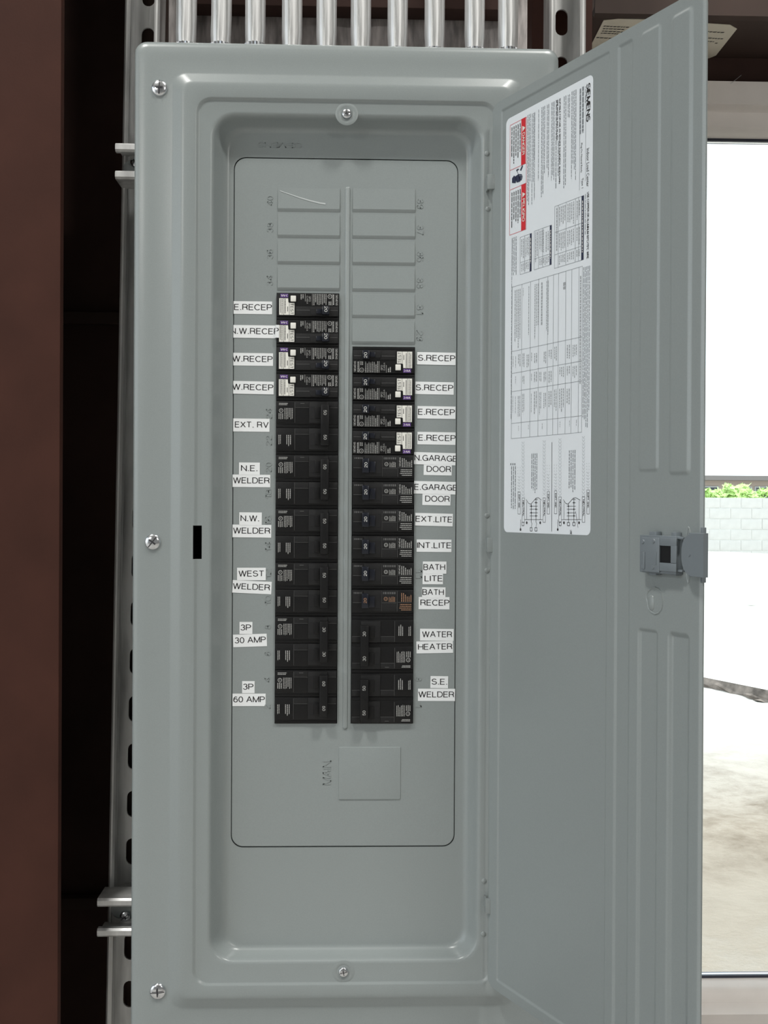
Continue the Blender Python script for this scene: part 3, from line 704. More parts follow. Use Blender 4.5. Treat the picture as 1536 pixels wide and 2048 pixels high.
# dead front plate with real breaker openings
YD = 0.0202
dfx0, dfx1, dfz0, dfz1 = rect(466.2, 319, 911.6, 1692.3, YD)
kd = (YD + DIST) / F_PX
def dl(inset, Y): return [(p[0], Y, p[1]) for p in rrect(dfx0 + inset, dfx1 - inset, dfz0 + inset, dfz1 - inset, 23 * kd - inset, 8)]
mb = MB(); mb.loft([dl(0, YD + 0.0022), dl(0, YD + 0.0005), dl(0.0005, YD)], True, True)
dead = mb.build('dead_front', GRAY, PANEL, smooth=40)
LX0, LX1 = pt(552.0, 1016, YD).x, pt(675.5, 1016, YD).x
RX0, RX1 = pt(704.0, 1070, YD).x, pt(827.2, 1070, YD).x
LZ1, LZ0 = zr(614, 587, YD), zr(614, 1446.3, YD)
RZ1, RZ0 = zr(765, 694.5, YD), zr(765, 1446.3, YD)
cs = []
for a in ((LX0, LX1, LZ0, LZ1), (RX0, RX1, RZ0, RZ1)):
    mb = MB(); mb.box(a[0] - 0.0004, a[1] + 0.0004, YD - 0.02, YD + 0.02, a[2] - 0.0004, a[3] + 0.0004); cs.append(mb.build('cutter', GRAY, smooth=0))
cut(dead, cs)
PITCH_Z = (LZ1 - LZ0) / 16.0
# centre ridge between the columns
mb = MB(); xa, xb = pt(687.5, 900, YD).x, pt(698.5, 900, YD).x; za, zb = zr(690, 1459, YD), zr(690, 373, YD)
L = [[(p[0], y, p[1]) for p in rrect(xa + s, xb - s, za + s, zb - s, 0.003 - s * 0.8, 5)] for s, y in ((0, YD + 0.0002), (0.0006, YD - 0.0009), (0.0014, YD - 0.0013))]
mb.loft(L, False, True); mb.build('centre_ridge', GRAY, dead, smooth=50)
# blank filler plates, each a wedge with its own lower lip
def filler(x0, x1, z1, h):
    mb = MB(); zb_ = z1 - h
    A = [(x0, YD - 0.0004, z1), (x1, YD - 0.0004, z1)]; B = [(x0 + 0.0002, YD - 0.0014, zb_ + 0.0042), (x1 - 0.0002, YD - 0.0014, zb_ + 0.0042)]
    C = [(x0 + 0.0002, YD - 0.0010, zb_ + 0.0030), (x1 - 0.0002, YD - 0.0010, zb_ + 0.0030)]; Dd = [(x0, YD + 0.0006, zb_), (x1, YD + 0.0006, zb_)]
    E_ = [(x0, YD + 0.0006, z1 + 0.0003), (x1, YD + 0.0006, z1 + 0.0003)]
    mb.add(E_ + A + B + C + Dd, [(0, 1, 3, 2), (2, 3, 5, 4), (4, 5, 7, 6), (6, 7, 9, 8), (0, 2, 4, 6, 8), (1, 9, 7, 5, 3)])
    return mb
for col, n, cx0, cx1, zt in (('l', 4, pt(555.5, 480, YD).x, pt(679.5, 480, YD).x, zr(617, 376.5, YD)), ('r', 6, pt(705, 530, YD).x, pt(829.5, 530, YD).x, zr(767, 377.5, YD))):
    step = (zt - (LZ1 if col == 'l' else RZ1)) / n
    me = None
    for i in range(n):
        z1_ = zt - i * step
        if me is None: o = filler(cx0, cx1, z1_, step * 0.955).build('filler_plate', GRAY, dead, origin=(cx0, YD, z1_), smooth=20); me = o.data
        else:
            o = bpy.data.objects.new('filler_plate', me); COL.objects.link(o); o.parent = dead; o.location = Vector((cx0, YD, z1_)) - wloc(dead)
        if col == 'l' and i == 0:
            P = [(560, 382), (580, 389), (600, 396), (620, 402), (640, 407), (651, 408.5)]
            mb = MB(); V = []
            for j, (x, y) in enumerate(P):
                wd = 0.8 + 0.9 * (j / 5)
                for s_ in (-1, 1):
                    p = pt(x, y + s_ * wd, YD); f_ = (z1_ - p.z) / (step * 0.955 - 0.0042); V.append((p.x, YD - 0.0004 - 0.0010 * f_ - 0.00025, p.z))
            mb.add(V, [(2 * j, 2 * j + 2, 2 * j + 3, 2 * j + 1) for j in range(5)]); s_o = mb.build('paint_scratch', SCR, dead, smooth=0); tag(s_o, 'pale curved scratch on the top left filler plate')
# MAIN knockout square with tabs
mb = MB(); x0, x1, z0, z1 = rect(677, 1493.5, 801.5, 1599, YD)
L = [[(p[0], y, p[1]) for p in rrect(x0 + s, x1 - s, z0 + s, z1 - s, 0.0006, 2)] for s, y in ((0, YD + 0.0002), (0.0004, YD - 0.0007), (0.0008, YD - 0.0008))]
mb.loft(L, False, True); mb.build('main_knockout', GRAY, dead, smooth=20)
# embossed figures
def emboss(s, px, py, wpx, hpx, ang, name='embossed_number', h=0.00048, Y=YD, par=None):
    c = pt(px, py, Y); k = (Y + DIST) / F_PX; w, hh = wpx * k, hpx * k; t = math.radians(ang)
    d = Vector((math.cos(t), 0, math.sin(t))); e = Vector((-math.sin(t), 0, math.cos(t)))
    mb = MB(); put_text(mb, s, lambda a, b, o: c + d * (a - w / 2) + e * (b - hh / 2) + Vector((0, -o + 0.0001, 0)), w, hh, h, res=3)
    mb.build(name, GRAY, par or dead, smooth=40)
for i in range(20):
    s = str(40 - 2 * i); y = 401 + i * 53.25
    if 4 <= i <= 7: continue                                        # under the label strips
    emboss(s, 540.5 - i * 0.3, y, 20 if len(s) == 2 else 9, 12, 90)
for i in range(20):
    s = str(39 - 2 * i); y = 407 + i * 52.8
    if i in (6, 7, 8, 9, 10, 11, 12, 13, 15, 16, 17): continue
    emboss(s, 840.5 - i * 0.2, y, 21 if len(s) == 2 else 9, 13, -90)
emboss('MAIN', 654, 1545, 49, 17, 90, 'embossed_word')
emboss('SIEMENS', 559, 290.5, 88, 10, 180, 'embossed_word', 0.00042, YI, PANEL)

# ---------------------------------------------------------------- breakers
U = PITCH_Z / 53.7                             # metres per photographed pixel in the plane of the breakers
BW = LX1 - LX0
YB = 0.0                                       # local y of the dead front plane; front is negative
def bx(px): return (px - 61.5) * BW / 123.0
def word_bars(mb, x0, x1, y0, y1, lines, fn, vertical=True, fill=0.62, rnd=None, wl=(2, 6), gap=1.0, ragged=0.25):
    """rows of tiny words; lines run down (vertical) between y0 and y1, side by side from x0 to x1 (all in px of the print)"""
    rnd = rnd or random.Random(1)
    a0, a1, b0, b1 = (x0, x1, y0, y1) if vertical else (y0, y1, x0, x1)
    st = (a1 - a0) / lines
    for k in range(lines):
        a = a0 + k * st; e = b1 - rnd.uniform(0, ragged) * (b1 - b0); b = b0
        while b < e:
            l = min(rnd.uniform(*wl), e - b)
            if l > 0.4:
                q = [(a, b), (a + st * fill, b), (a + st * fill, b + l), (a, b + l)]
                if not vertical: q = [(y, x) for x, y in q]
                mb.add([fn(x, y) for x, y in q], [(0, 1, 2, 3)])
            b += l + gap
def ring(mb, cx, cy, r, w, fn, n=20):
    mb.add([fn(cx + rr * math.cos(t), cy + rr * math.sin(t)) for t in [2 * math.pi * i / n for i in range(n)] for rr in (r, r - w)],
           [(2 * i, (2 * i + 2) % (2 * n), (2 * i + 3) % (2 * n), 2 * i + 1) for i in range(n)])
class Breaker:
    """local frame: x right, z up, y into the wall; H = height in cells; left-column orientation"""
    def __init__(s, root, cells): s.r = root; s.H = 53.7 * cells; s.c = cells
    def xz(s, px, py): return (px - 61.5) * BW / 123.0, (s.H / 2 - py) * U
    def fl(s, y): return lambda px, py: (s.xz(px, py)[0], y, s.xz(px, py)[1])
    def block(s, mb, l, t, r, b, y0, y1, bev=0.0004):
        x0, z1 = s.xz(l, t); x1, z0 = s.xz(r, b); mb.box(x0, x1, y0, y1, z0, z1, bev)
    def put(s, name, mb, m, parent=None, smooth=35):
        o = MB.build(mb, name, m, None, smooth=smooth); o.parent = parent or s.r; return o
    def num(s, mb, t, cx, cy, L, h, y, ang=-90):
        x, z = s.xz(cx, cy); a_ = math.radians(ang); d = Vector((math.cos(a_), 0, math.sin(a_))); e = Vector((-math.sin(a_), 0, math.cos(a_)))
        c = Vector((x, y, z)); w, hh = L * U, h * U
        put_text(mb, t, lambda a, b, o: c + d * (a - w / 2) + e * (b - hh / 2), w, hh, wt=0.13)
FY = -0.0032                                   # face of the breakers
def make_gfci(root):
    B = Breaker(root, 1); rnd = random.Random(11)
    mb = MB(); B.block(mb, 0.3, 0.6, 122.7, 47.0, FY, 0.045, 0.0005); B.block(mb, 0.3, 46.6, 122.7, 53.2, FY + 0.0022, 0.045, 0.0002)
    B.put('body', mb, BLACK)
    mb = MB(); B.block(mb, 38, 27.5, 122, 46.5, FY - 0.0006, FY + 0.001, 0.0003); B.put('toggle_shelf', mb, BLACKR)
    mb = MB(); B.block(mb, 67.5, 30.6, 91.5, 45.8, FY - 0.0014, FY, 0.0003); fr = B.put('toggle_frame', mb, BLACKR)
    mb = MB(); f = B.fl(FY - 0.0016); mb.add([f(69, 32), f(89, 32), f(89, 43), f(69, 43)], [(0, 1, 2, 3)]); B.put('toggle_window', mb, HOLE, fr, 0)
    mb = MB(); B.block(mb, 78.5, 32.5, 90.5, 42.5, FY - 0.0030, FY, 0.0006); B.block(mb, 90.2, 27.6, 104.5, 45.0, FY - 0.0068, FY, 0.0010)
    tg = B.put('toggle', mb, BLUEBLK)
    mb = MB(); B.num(mb, '20', 98, 34.6, 11.5, 6.2, FY - 0.0070); B.put('rating_number', mb, INKW, tg, 0)
    mb = MB(); B.block(mb, 27.6, 6.5, 38.4, 18.3, FY - 0.0020, FY, 0.0006); B.put('test_button', mb, WHITE)
    mb = MB(); f = B.fl(FY - 0.0002)
    mb.add([f(5, 11.4), f(22.6, 11.4), f(23.2, 19.5), f(25.4, 20.5), f(35.2, 20.5), f(35.2, 44.3), f(5, 44.3)], [(0, 1, 2, 3, 4, 5, 6)]); st = B.put('test_label', mb, WHITE, None, 0)
    mb = MB(); f = B.fl(FY - 0.0003)
    for x in (14.1, 25.0): mb.add([f(x - 0.35, 11.4 if x < 20 else 20.5), f(x + 0.35, 11.4 if x < 20 else 20.5), f(x + 0.35, 44.3), f(x - 0.35, 44.3)], [(0, 1, 2, 3)])
    word_bars(mb, 7.2, 13.2, 12.5, 43.5, 2, f, True, 0.42, rnd, (1.2, 3), 0.7, 0.15); word_bars(mb, 16, 19.6, 12.5, 42, 1, f, True, 0.45, rnd, (1.2, 3), 0.7, 0.1); word_bars(mb, 21, 24, 28, 39, 1, f, True, 0.5, rnd, (1.2, 2.2), 0.6, 0.1)
    B.num(mb, 'TEST', 30.2, 32.4, 21.5, 6.2, FY - 0.0003)
    B.put('lettering', mb, INK, st, 0)
    mb = MB(); f = B.fl(FY - 0.0002); mb.add([f(7.2, 2.4), f(22.8, 2.4), f(22.8, 9.8), f(7.2, 9.8)], [(0, 1, 2, 3)]); tgp = B.put('purple_tag', mb, PURPLE, None, 0)
    mb = MB(); f = B.fl(FY - 0.0003)
    for q in range(3):
        x = 9 + q * 4.3
        zig = [(x, 4), (x + 1.6, 8), (x + 3.2, 4.4)] if q < 2 else [(x + 3.4, 3.8), (x + 0.6, 6.2), (x + 3.4, 8.4)]
        for (xa, ya), (xb, yb) in zip(zig[:-1], zig[1:]):
            mb.add([f(xa - 0.5, ya), f(xa + 0.5, ya), f(xb + 0.5, yb), f(xb - 0.5, yb)], [(0, 1, 2, 3)])
    B.put('lettering', mb, WHITE, tgp, 0)
    mb = MB(); f = B.fl(FY - 0.0001)
    word_bars(mb, 47.5, 55, 3.2, 14, 2, f, True, 0.5, rnd, (1.5, 3.5), 0.7, 0.3)
    for x in (56.5, 70.6): mb.add([f(x - 0.3, 2), f(x + 0.3, 2), f(x + 0.3, 17 if x < 60 else 25), f(x - 0.3, 17 if x < 60 else 25)], [(0, 1, 2, 3)])
    B.num(mb, 'GFCI', 65.6, 12, 10, 3.8, FY - 0.0001); B.num(mb, 'CLASS A', 60.6, 14, 15.5, 3.2, FY - 0.0001)
    word_bars(mb, 73, 100.5, 2.3, 25, 8, f, True, 0.42, rnd, (1.2, 4), 0.6, 0.35)
    ring(mb, 105.3, 6.9, 4.4, 1.0, f); B.num(mb, 'UL', 105.3, 6.9, 3.6, 3.0, FY - 0.0001)
    word_bars(mb, 103, 109.5, 17, 24.5, 2, f, True, 0.55, rnd, (1.4, 3), 0.6, 0.1)
    mb.add([f(110, 2), f(110.5, 2), f(110.5, 25), f(110, 25)], [(0, 1, 2, 3)]); word_bars(mb, 111.5, 116, 3, 24, 1, f, True, 0.5, rnd, (1.5, 3), 0.8, 0.1)
    B.num(mb, 'SIEMENS', 119, 14, 21, 4.0, FY - 0.0001)
    B.put('printing', mb, INKG, None, 0)
    mb = MB(); f = B.fl(FY - 0.0008); mb.add([f(39, 34.6), f(66, 34.6), f(66, 35.3), f(39, 35.3)], [(0, 1, 2, 3)]); mb.add([f(106, 34.6), f(121, 34.6), f(121, 35.3), f(106, 35.3)], [(0, 1, 2, 3)])
    B.put('ledge_line', mb, INKD, None, 0)
def make_single(root, ink):
    B = Breaker(root, 1); rnd = random.Random(5)
    R = lambda l, t, r, b: (123 - r, 53.7 - b, 123 - l, 53.7 - t)     # the right-hand breakers were measured turned round
    mb = MB(); B.block(mb, 0.3, 6.6, 122.7, 53.1, FY, 0.045, 0.0005); B.block(mb, 0.3, 0.4, 122.7, 7.0, FY + 0.002, 0.045, 0.0002); B.put('body', mb, BLACK)
    for q, e in (((2, 4, 23, 26), 0.0003), ((60, 3, 89, 26.5), 0.0003), ((60, 27.5, 89, 44), 0.0001)):
        mb = MB(); B.block(mb, *R(*q), FY - e, FY + 0.001, 0.0002); B.put('face_panel', mb, BLACKR)
    mb = MB(); B.block(mb, *R(24, 2.4, 58.9, 43.6), FY - 0.0011, FY, 0.0003); fr = B.put('toggle_frame', mb, BLACKR)
    mb = MB(); f = B.fl(FY - 0.0013); l, t, r, b = R(33, 11, 57.4, 37.5); mb.add([f(l, t), f(r, t), f(r, b), f(l, b)], [(0, 1, 2, 3)]); B.put('toggle_window', mb, HOLE, fr, 0)
    mb = MB(); B.block(mb, *R(33, 14, 46, 36), FY - 0.0028, FY, 0.0006); B.block(mb, *R(19.5, 8, 33.4, 37), FY - 0.0068, FY, 0.0010); tg = B.put('toggle', mb, BLUEBLK)
    mb = MB(); l, t, r, b = R(23.5, 15.5, 30, 27.5); B.num(mb, '20', (l + r) / 2, (t + b) / 2, 10.5, 6.0, FY - 0.0070); B.put('rating_number', mb, ink if ink is INKO else INKW, tg, 0)
    mb = MB(); l, t, r, b = R(91.5, 3.5, 120, 44); B.block(mb, l, t, r, b, FY - 0.0002, FY + 0.001, 0.0002); B.put('print_panel', mb, BLACK)
    mb = MB(); f = B.fl(FY - 0.0004)
    l, t, r, b = R(96.5, 5, 118.8, 24.7); word_bars(mb, l, r, t, b, 6, f, True, 0.4, rnd, (1.2, 4), 0.6, 0.5)
    if ink is not INKO:
        l, t, r, b = R(93, 5, 96.6, 24); B.num(mb, 'SIEMENS', (l + r) / 2, (t + b) / 2, 18.5, 3.4, FY - 0.0004)
    l, t, r, b = R(93.5, 27.2, 118.8, 41.8); word_bars(mb, l, r, t, b, 5, f, False, 0.42, rnd, (1.2, 3), 0.6, 0.35) if False else word_bars(mb, l, r, t, b, 4, f, False, 0.42, rnd, (1.2, 3), 0.7, 0.3)
    l, t, r, b = R(64, 15, 71.5, 23); ring(mb, (l + r) / 2, (t + b) / 2, 3.8, 0.9, f); B.num(mb, 'UL', (l + r) / 2, (t + b) / 2, 3.2, 2.6, FY - 0.0004)
    l, t, r, b = R(72.5, 14.6, 86, 25); word_bars(mb, l, r, t, b, 5, f, True, 0.4, rnd, (1.2, 4), 0.6, 0.2)
    B.put('printing', mb, INKG if ink is not INKO else ink, None, 0)
    mb = MB(); f = B.fl(FY - 0.0005)
    for q in ((4, 5.5, 20, 9), (62, 5, 87, 9.5)):
        l, t, r, b = R(*q); word_bars(mb, l, r, t, b, 1, f, False, 0.9, rnd, (1.5, 3.4), 1.3, 0.0)
    for q in ((2, 26.2, 23, 26.8), (60, 26.6, 89, 27.2), (59.2, 3, 59.8, 44), (90.2, 3, 90.8, 44), (92, 25.6, 120, 26.2)):
        l, t, r, b = R(*q); mb.add([f(l, t), f(r, t), f(r, b), f(l, b)], [(0, 1, 2, 3)])
    B.put('moulded_mark', mb, INKD, None, 0)
def make_double(root, amp):
    B = Breaker(root, 2); rnd = random.Random(21)
    mb = MB()
    for k in (0, 1):
        o = 53.7 * k; B.block(mb, 0.3, 0.6 + o, 122.7, 46.8 + o, FY, 0.045, 0.0005); B.block(mb, 0.3, 46.4 + o, 122.7, 53.5 + o, FY + 0.0018 - 0.0010 * (k == 0), 0.045, 0.0002)
    B.put('body', mb, BLACK)
    fps = []
    for k in (0, 1):
        o = 53.4 * k
        for l, r in ((37.5, 65), (105, 122)):
            mb = MB(); B.block(mb, l, 2.5 + o, r, 13.5 + o, FY - 0.0005, FY + 0.001, 0.0002); B.put('face_panel', mb, BLACKR)
    for t, b in ((3.2, 43.5), (66.5, 97.5)):
        mb = MB(); B.block(mb, 2, t, 36.5, b, FY - 0.0003, FY + 0.001, 0.0002); B.put('print_panel', mb, BLACK)
    for t, b in ((2.6, 44.5), (55.2, 97.5)):
        mb = MB(); B.block(mb, 65.5, t, 104, b, FY - 0.0011, FY, 0.0003); fr = B.put('toggle_frame', mb, BLACKR)
        mb = MB(); f = B.fl(FY - 0.0013); q = (67.6, t + 9.6, 82, t + 33); mb.add([f(q[0], q[1]), f(q[2], q[1]), f(q[2], q[3]), f(q[0], q[3])], [(0, 1, 2, 3)]); B.put('toggle_window', mb, HOLE, fr, 0)
    mb = MB(); B.block(mb, 77.5, 12, 89.5, 35, FY - 0.0026, FY, 0.0006); B.block(mb, 77.5, 64.5, 89.5, 88, FY - 0.0026, FY, 0.0006)
    B.block(mb, 88.7, 8.4, 105.4, 90.5, FY - 0.0075, FY, 0.0012); tg = B.put('tie_bar_toggle', mb, BLACK)
    mb = MB(); B.num(mb, amp, 97.5, 24.6, 9.6, 6.2, FY - 0.0077); B.num(mb, amp, 97.8, 73.5, 9.6, 6.2, FY - 0.0077); B.put('rating_number', mb, INKG, tg, 0)
    mb = MB(); f = B.fl(FY - 0.0005)
    word_bars(mb, 5.5, 24, 5, 10.5, 2, f, False, 0.5, rnd, (1.2, 3), 0.6, 0.25)
    ring(mb, 9.8, 20, 4.2, 1.0, f); B.num(mb, 'UL', 9.8, 20, 3.4, 2.8, FY - 0.0005)
    word_bars(mb, 16.5, 34.5, 15, 38, 6, f, True, 0.4, rnd, (1.2, 3.5), 0.6, 0.2); word_bars(mb, 5, 15.5, 25.5, 38, 3, f, True, 0.45, rnd, (1.2, 3.5), 0.6, 0.2)
    word_bars(mb, 5, 11, 68.5, 92.5, 2, f, True, 0.42, rnd, (1.2, 3.5), 0.6, 0.3); word_bars(mb, 20.5, 31.5, 68.5, 93, 3, f, True, 0.42, rnd, (1.2, 3.5), 0.6, 0.3)
    B.put('printing', mb, INKG, None, 0)
    mb = MB(); f = B.fl(FY - 0.0007)
    for q in ((38, 13.6, 65, 14.1), (105, 13.6, 122, 14.1), (38, 67, 65, 67.5), (105, 67, 122, 67.5), (36.8, 3, 37.3, 44), (36.8, 56, 37.3, 98)):
        mb.add([f(q[0], q[1]), f(q[2], q[1]), f(q[2], q[3]), f(q[0], q[3])], [(0, 1, 2, 3)])
    mb.add([f(48, 5), f(56, 5), f(56, 6), f(48, 6)], [(0, 1, 2, 3)])
    B.put('moulded_mark', mb, INKD, None, 0)
def copy_tree(src, dst_parent):
    for ch in list(src.children):
        c = ch.copy(); COL.objects.link(c); c.parent = dst_parent
        copy_tree(ch, c)
PROTO = {}
def place(kind, key, side, slot, label, group):
    cells = 2 if kind == 'double' else 1
    top = (LZ1 if side == 'l' else RZ1) - slot * PITCH_Z
    if side == 'r': top = RZ1 - slot * (RZ1 - RZ0) / 14.0
    cx = (LX0 + LX1) / 2 if side == 'l' else (RX0 + RX1) / 2
    z = top - cells * PITCH_Z / 2
    e = empty('circuit_breaker', (cx, YD, z), label, 'breaker', group)
    if (kind, key) in PROTO: copy_tree(PROTO[(kind, key)], e)
    else:
        if kind == 'gfci': make_gfci(e)
        elif kind == 'single': make_single(e, key)
        else: make_double(e, key)
        PROTO[(kind, key)] = e
    if side == 'r': e.rotation_euler = (0, math.pi, 0)
    return e
G1, G2, G3 = 'test-button breakers', 'plain single-pole breakers', 'two-pole breakers with tie bar'
for i, t in enumerate(('black test-button breaker topmost in the left column', 'black test-button breaker second in the left column, label strip touching it', 'black test-button breaker third in the left column', 'black test-button breaker fourth in the left column, above the two-pole ones')):
    place('gfci', 0, 'l', i, t, G1)
for i, t in enumerate(('black two-pole breaker beside the ext rv label strip', 'black two-pole breaker beside the n e welder label strips', 'black two-pole breaker beside the n w welder label strips', 'black two-pole breaker beside the west welder label strips')):
    place('double', '50', 'l', 4 + 2 * i, t, G3)
place('double', '30', 'l', 12, 'black two-pole breaker beside the 30 amp label strip', G3)
place('double', '60', 'l', 14, 'black two-pole breaker beside the 60 amp label strip, bottom of left column', G3)
for i, t in enumerate(('black test-button breaker topmost in the right column', 'black test-button breaker second in the right column', 'black test-button breaker third in the right column', 'black test-button breaker fourth in the right column, above the plain ones')):
    place('gfci', 0, 'r', i, t, G1)
for i, t in enumerate(('black single breaker beside the n garage door strips', 'black single breaker beside the e garage door strips', 'black single breaker beside the ext lite strip', 'black single breaker beside the int lite strip', 'black single breaker beside the bath lite strips')):
    place('single', 0, 'r', 4 + i, t, G2)
place('single', INKO, 'r', 9, 'black single breaker with copper-coloured print beside the bath recep strips', G2)
place('double', '30', 'r', 10, 'black two-pole breaker beside the water heater label strips', G3)
place('double', '50', 'r', 12, 'black two-pole breaker beside the s e welder strips, bottom of right column', G3)

# ---------------------------------------------------------------- white label strips
STR = [ # text, l, t, r, b, text l, text r, tilt (px drop across), label, clip side
 ('E.RECEP', 467.6, 602.7, 544, 628, 468.4, 543.7, 0.0, 'white strip reading e recep, topmost on the left side', None),
 ('N.W.RECEP', 467.2, 650.6, 558.4, 676, 460.5, 558, 0.5, 'long white strip reading n w recep, overlapping a breaker', 'l'),
 ('W.RECEP', 467, 706.2, 545.8, 731.4, 465.0, 545.2, 0.4, 'white strip reading w recep, upper of two alike on the left', 'l'),
 ('W.RECEP', 466.8, 762.7, 547.2, 788, 464.8, 546.6, 1.0, 'white strip reading w recep, lower of two alike, above ext rv', 'l'),
 ('EXT. RV', 466.7, 837.3, 538.8, 863.2, 469.9, 537, 0.3, 'white strip reading ext rv on the left side', None),
 ('N.E.', 478.1, 925.1, 519.6, 949.6, 481.7, 514.8, 0.1, 'small white strip reading n e above a welder strip', None),
 ('WELDER', 465.6, 949.4, 540.2, 974.2, 466.4, 539.3, 0.2, 'white strip reading welder under the n e strip', None),
 ('N.W.', 478.7, 1024.8, 523.5, 1050.3, 480.8, 518.2, 0.2, 'small white strip reading n w above a welder strip', None),
 ('WELDER', 465.4, 1049.6, 542.3, 1074.9, 466.4, 540.5, 0.6, 'white strip reading welder under the n w strip', None),
 ('WEST', 474.3, 1135.5, 531.4, 1160.5, 477.3, 527.4, -0.2, 'white strip reading west above a welder strip', None),
 ('WELDER', 465.2, 1161.9, 542.8, 1186.9, 466, 540.2, 3.4, 'tilted white strip reading welder under the west strip', None),
 ('3P', 479.1, 1243.8, 504.8, 1267.9, 481, 502.3, 0.0, 'small white strip reading 3p, upper of two alike', None),
 ('30 AMP', 466.5, 1268.4, 533.5, 1293.4, 469.5, 531.6, -2.2, 'slightly tilted white strip reading 30 amp', None),
 ('3P', 484.3, 1362.2, 509.2, 1386.4, 485.9, 507, 0.0, 'small white strip reading 3p, lower of two alike', None),
 ('60 AMP', 465.2, 1387.3, 531.1, 1412.2, 466.8, 529.7, 0.0, 'white strip reading 60 amp, lowest on the left side', None),
 ('S.RECEP', 834.1, 704.8, 911.2, 729.6, 835.9, 910.6, 0.8, 'white strip reading s recep, upper of two alike on the right', None),
 ('S.RECEP', 830.3, 763.9, 907.6, 788.8, 831.5, 906.7, 0.8, 'white strip reading s recep, lower of two alike on the right', None),
 ('E.RECEP', 834.7, 812.6, 911.1, 837.5, 835.9, 909.9, 0.6, 'white strip reading e recep, upper of two alike on the right', None),
 ('E.RECEP', 834.7, 864.2, 911.1, 889.3, 836.4, 911.6, 0.8, 'white strip reading e recep, lower of two alike on the right', 'r'),
 ('N.GARAGE', 827.9, 905.2, 911.3, 929.6, 828.2, 914.5, 2.0, 'long white strip reading n garage above a door strip', 'r'),
 ('DOOR', 847.3, 927.5, 903.6, 950.6, 853.1, 902.3, 0.8, 'white strip reading door under the n garage strip', None),
 ('E.GARAGE', 827.9, 962.9, 911.3, 988.2, 828.4, 914.5, 1.6, 'long white strip reading e garage above a door strip', 'r'),
 ('DOOR', 844.7, 986.6, 901.1, 1010.6, 850.1, 899.7, 0.8, 'white strip reading door under the e garage strip', None),
 ('EXT.LITE', 830, 1026.6, 905.7, 1052, 830.9, 904.2, 1.6, 'white strip reading ext lite on the right side', None),
 ('INT.LITE', 833.2, 1079.1, 903, 1104, 833.9, 902.4, 0.2, 'white strip reading int lite on the right side', None),
 ('BATH', 845.5, 1123, 892.9, 1147.4, 846.7, 890.5, 0.0, 'white strip reading bath above the lite strip', None),
 ('LITE', 845.1, 1147.0, 886, 1168.5, 848.9, 884.9, 0.0, 'short white strip reading lite under a bath strip', None),
 ('BATH', 844, 1174.5, 891.1, 1196, 844.6, 887.8, 0.2, 'white strip reading bath above the recep strip', None),
 ('RECEP', 837.2, 1194.0, 899, 1218.6, 840.6, 899, 0.2, 'white strip reading recep under a bath strip', None),
 ('WATER', 839.9, 1257.6, 907.5, 1281.4, 844, 904.6, 0.3, 'white strip reading water above the heater strip', None),
 ('HEATER', 832.7, 1282.2, 906.2, 1306.3, 835.7, 905, -1.4, 'slightly tilted white strip reading heater under the water strip', None),
 ('S.E.', 860.8, 1352.2, 896.3, 1376.4, 863.1, 894.5, 0.5, 'small white strip reading s e above a welder strip', None),
 ('WELDER', 835.7, 1377.4, 910.2, 1402.1, 836.6, 908.7, 0.2, 'white strip reading welder under the s e strip, lowest on the right', None)]
YL = YD - 0.00025
KL = (YL + DIST) / F_PX
x_edge = LX0 - 0.0006
for idx, (s, l, t, r, b, tl, tr, tilt, lab, clip) in enumerate(STR):
    my, mx = (t + b) / 2, (l + r) / 2
    c = pt(mx, my, YL); w = (r - l) * KL; h = (b - t) * KL
    ang = -math.atan2(tilt, r - l) - 0.0052 * 0
    lift = 0.00012 * (idx % 2)
    d = Vector((math.cos(ang), 0, math.sin(ang))); e_ = Vector((-math.sin(ang), 0, math.cos(ang)))
    def bend(p):
        # the strip that laps over a breaker climbs its edge
        if p.x > x_edge - 0.0012 and p.x < RX0 and s == 'N.W.RECEP':
            k = min(1.0, (p.x - (x_edge - 0.0012)) / 0.0012); return Vector((p.x, p.y + (FY - 0.0006) * k, p.z))
        return p
    root = empty('label_strip', c, lab, 'label', 'white label strips on the left side' if l < 690 else 'white label strips on the right side')
    xs = [-w / 2, w / 2]
    if s == 'N.W.RECEP': xs = [-w / 2, x_edge - 0.0013 - c.x, x_edge - 0.0008 - c.x, x_edge - 0.0004 - c.x, x_edge - c.x + 0.0001, w / 2]
    mb = MB(); V = []
    for xx in xs:
        for zz in (-h / 2, h / 2):
            for yy in (0, -0.00012): V.append(bend(c + d * xx + e_ * zz + Vector((0, yy - lift + 0.0001, 0))))
    F = []
    for k in range(len(xs) - 1):
        a = 4 * k; bq = a + 4
        F += [(a + 1, bq + 1, bq + 3, a + 3), (a, a + 2, bq + 2, bq), (a, bq, bq + 1, a + 1), (a + 2, a + 3, bq + 3, bq + 2)]
    F += [(0, 1, 3, 2), (len(V) - 4, len(V) - 2, len(V) - 1, len(V) - 3)]
    mb.add(V, F); mb.build('tape', PAPER, root, smooth=0)
    tw = (tr - tl) * KL; th = 11.9 * KL; ox = ((tl + tr) / 2 - mx) * KL; oz = 1.0 * KL if h > 0 else 0
    cl = None
    if clip == 'l': cl = [((-w / 2 - (ox - tw / 2)), -1)]
    if clip == 'r': cl = [((w / 2 - (ox - tw / 2)), 1)]
    mb = MB(); put_text(mb, s, lambda a, b2, o: bend(c + d * (ox - tw / 2 + a) + e_ * (oz - th / 2 + b2) + Vector((0, -0.00012 - lift, 0))), tw, th, clip=cl, res=4)
    mb.build('lettering', INK, root, smooth=0)

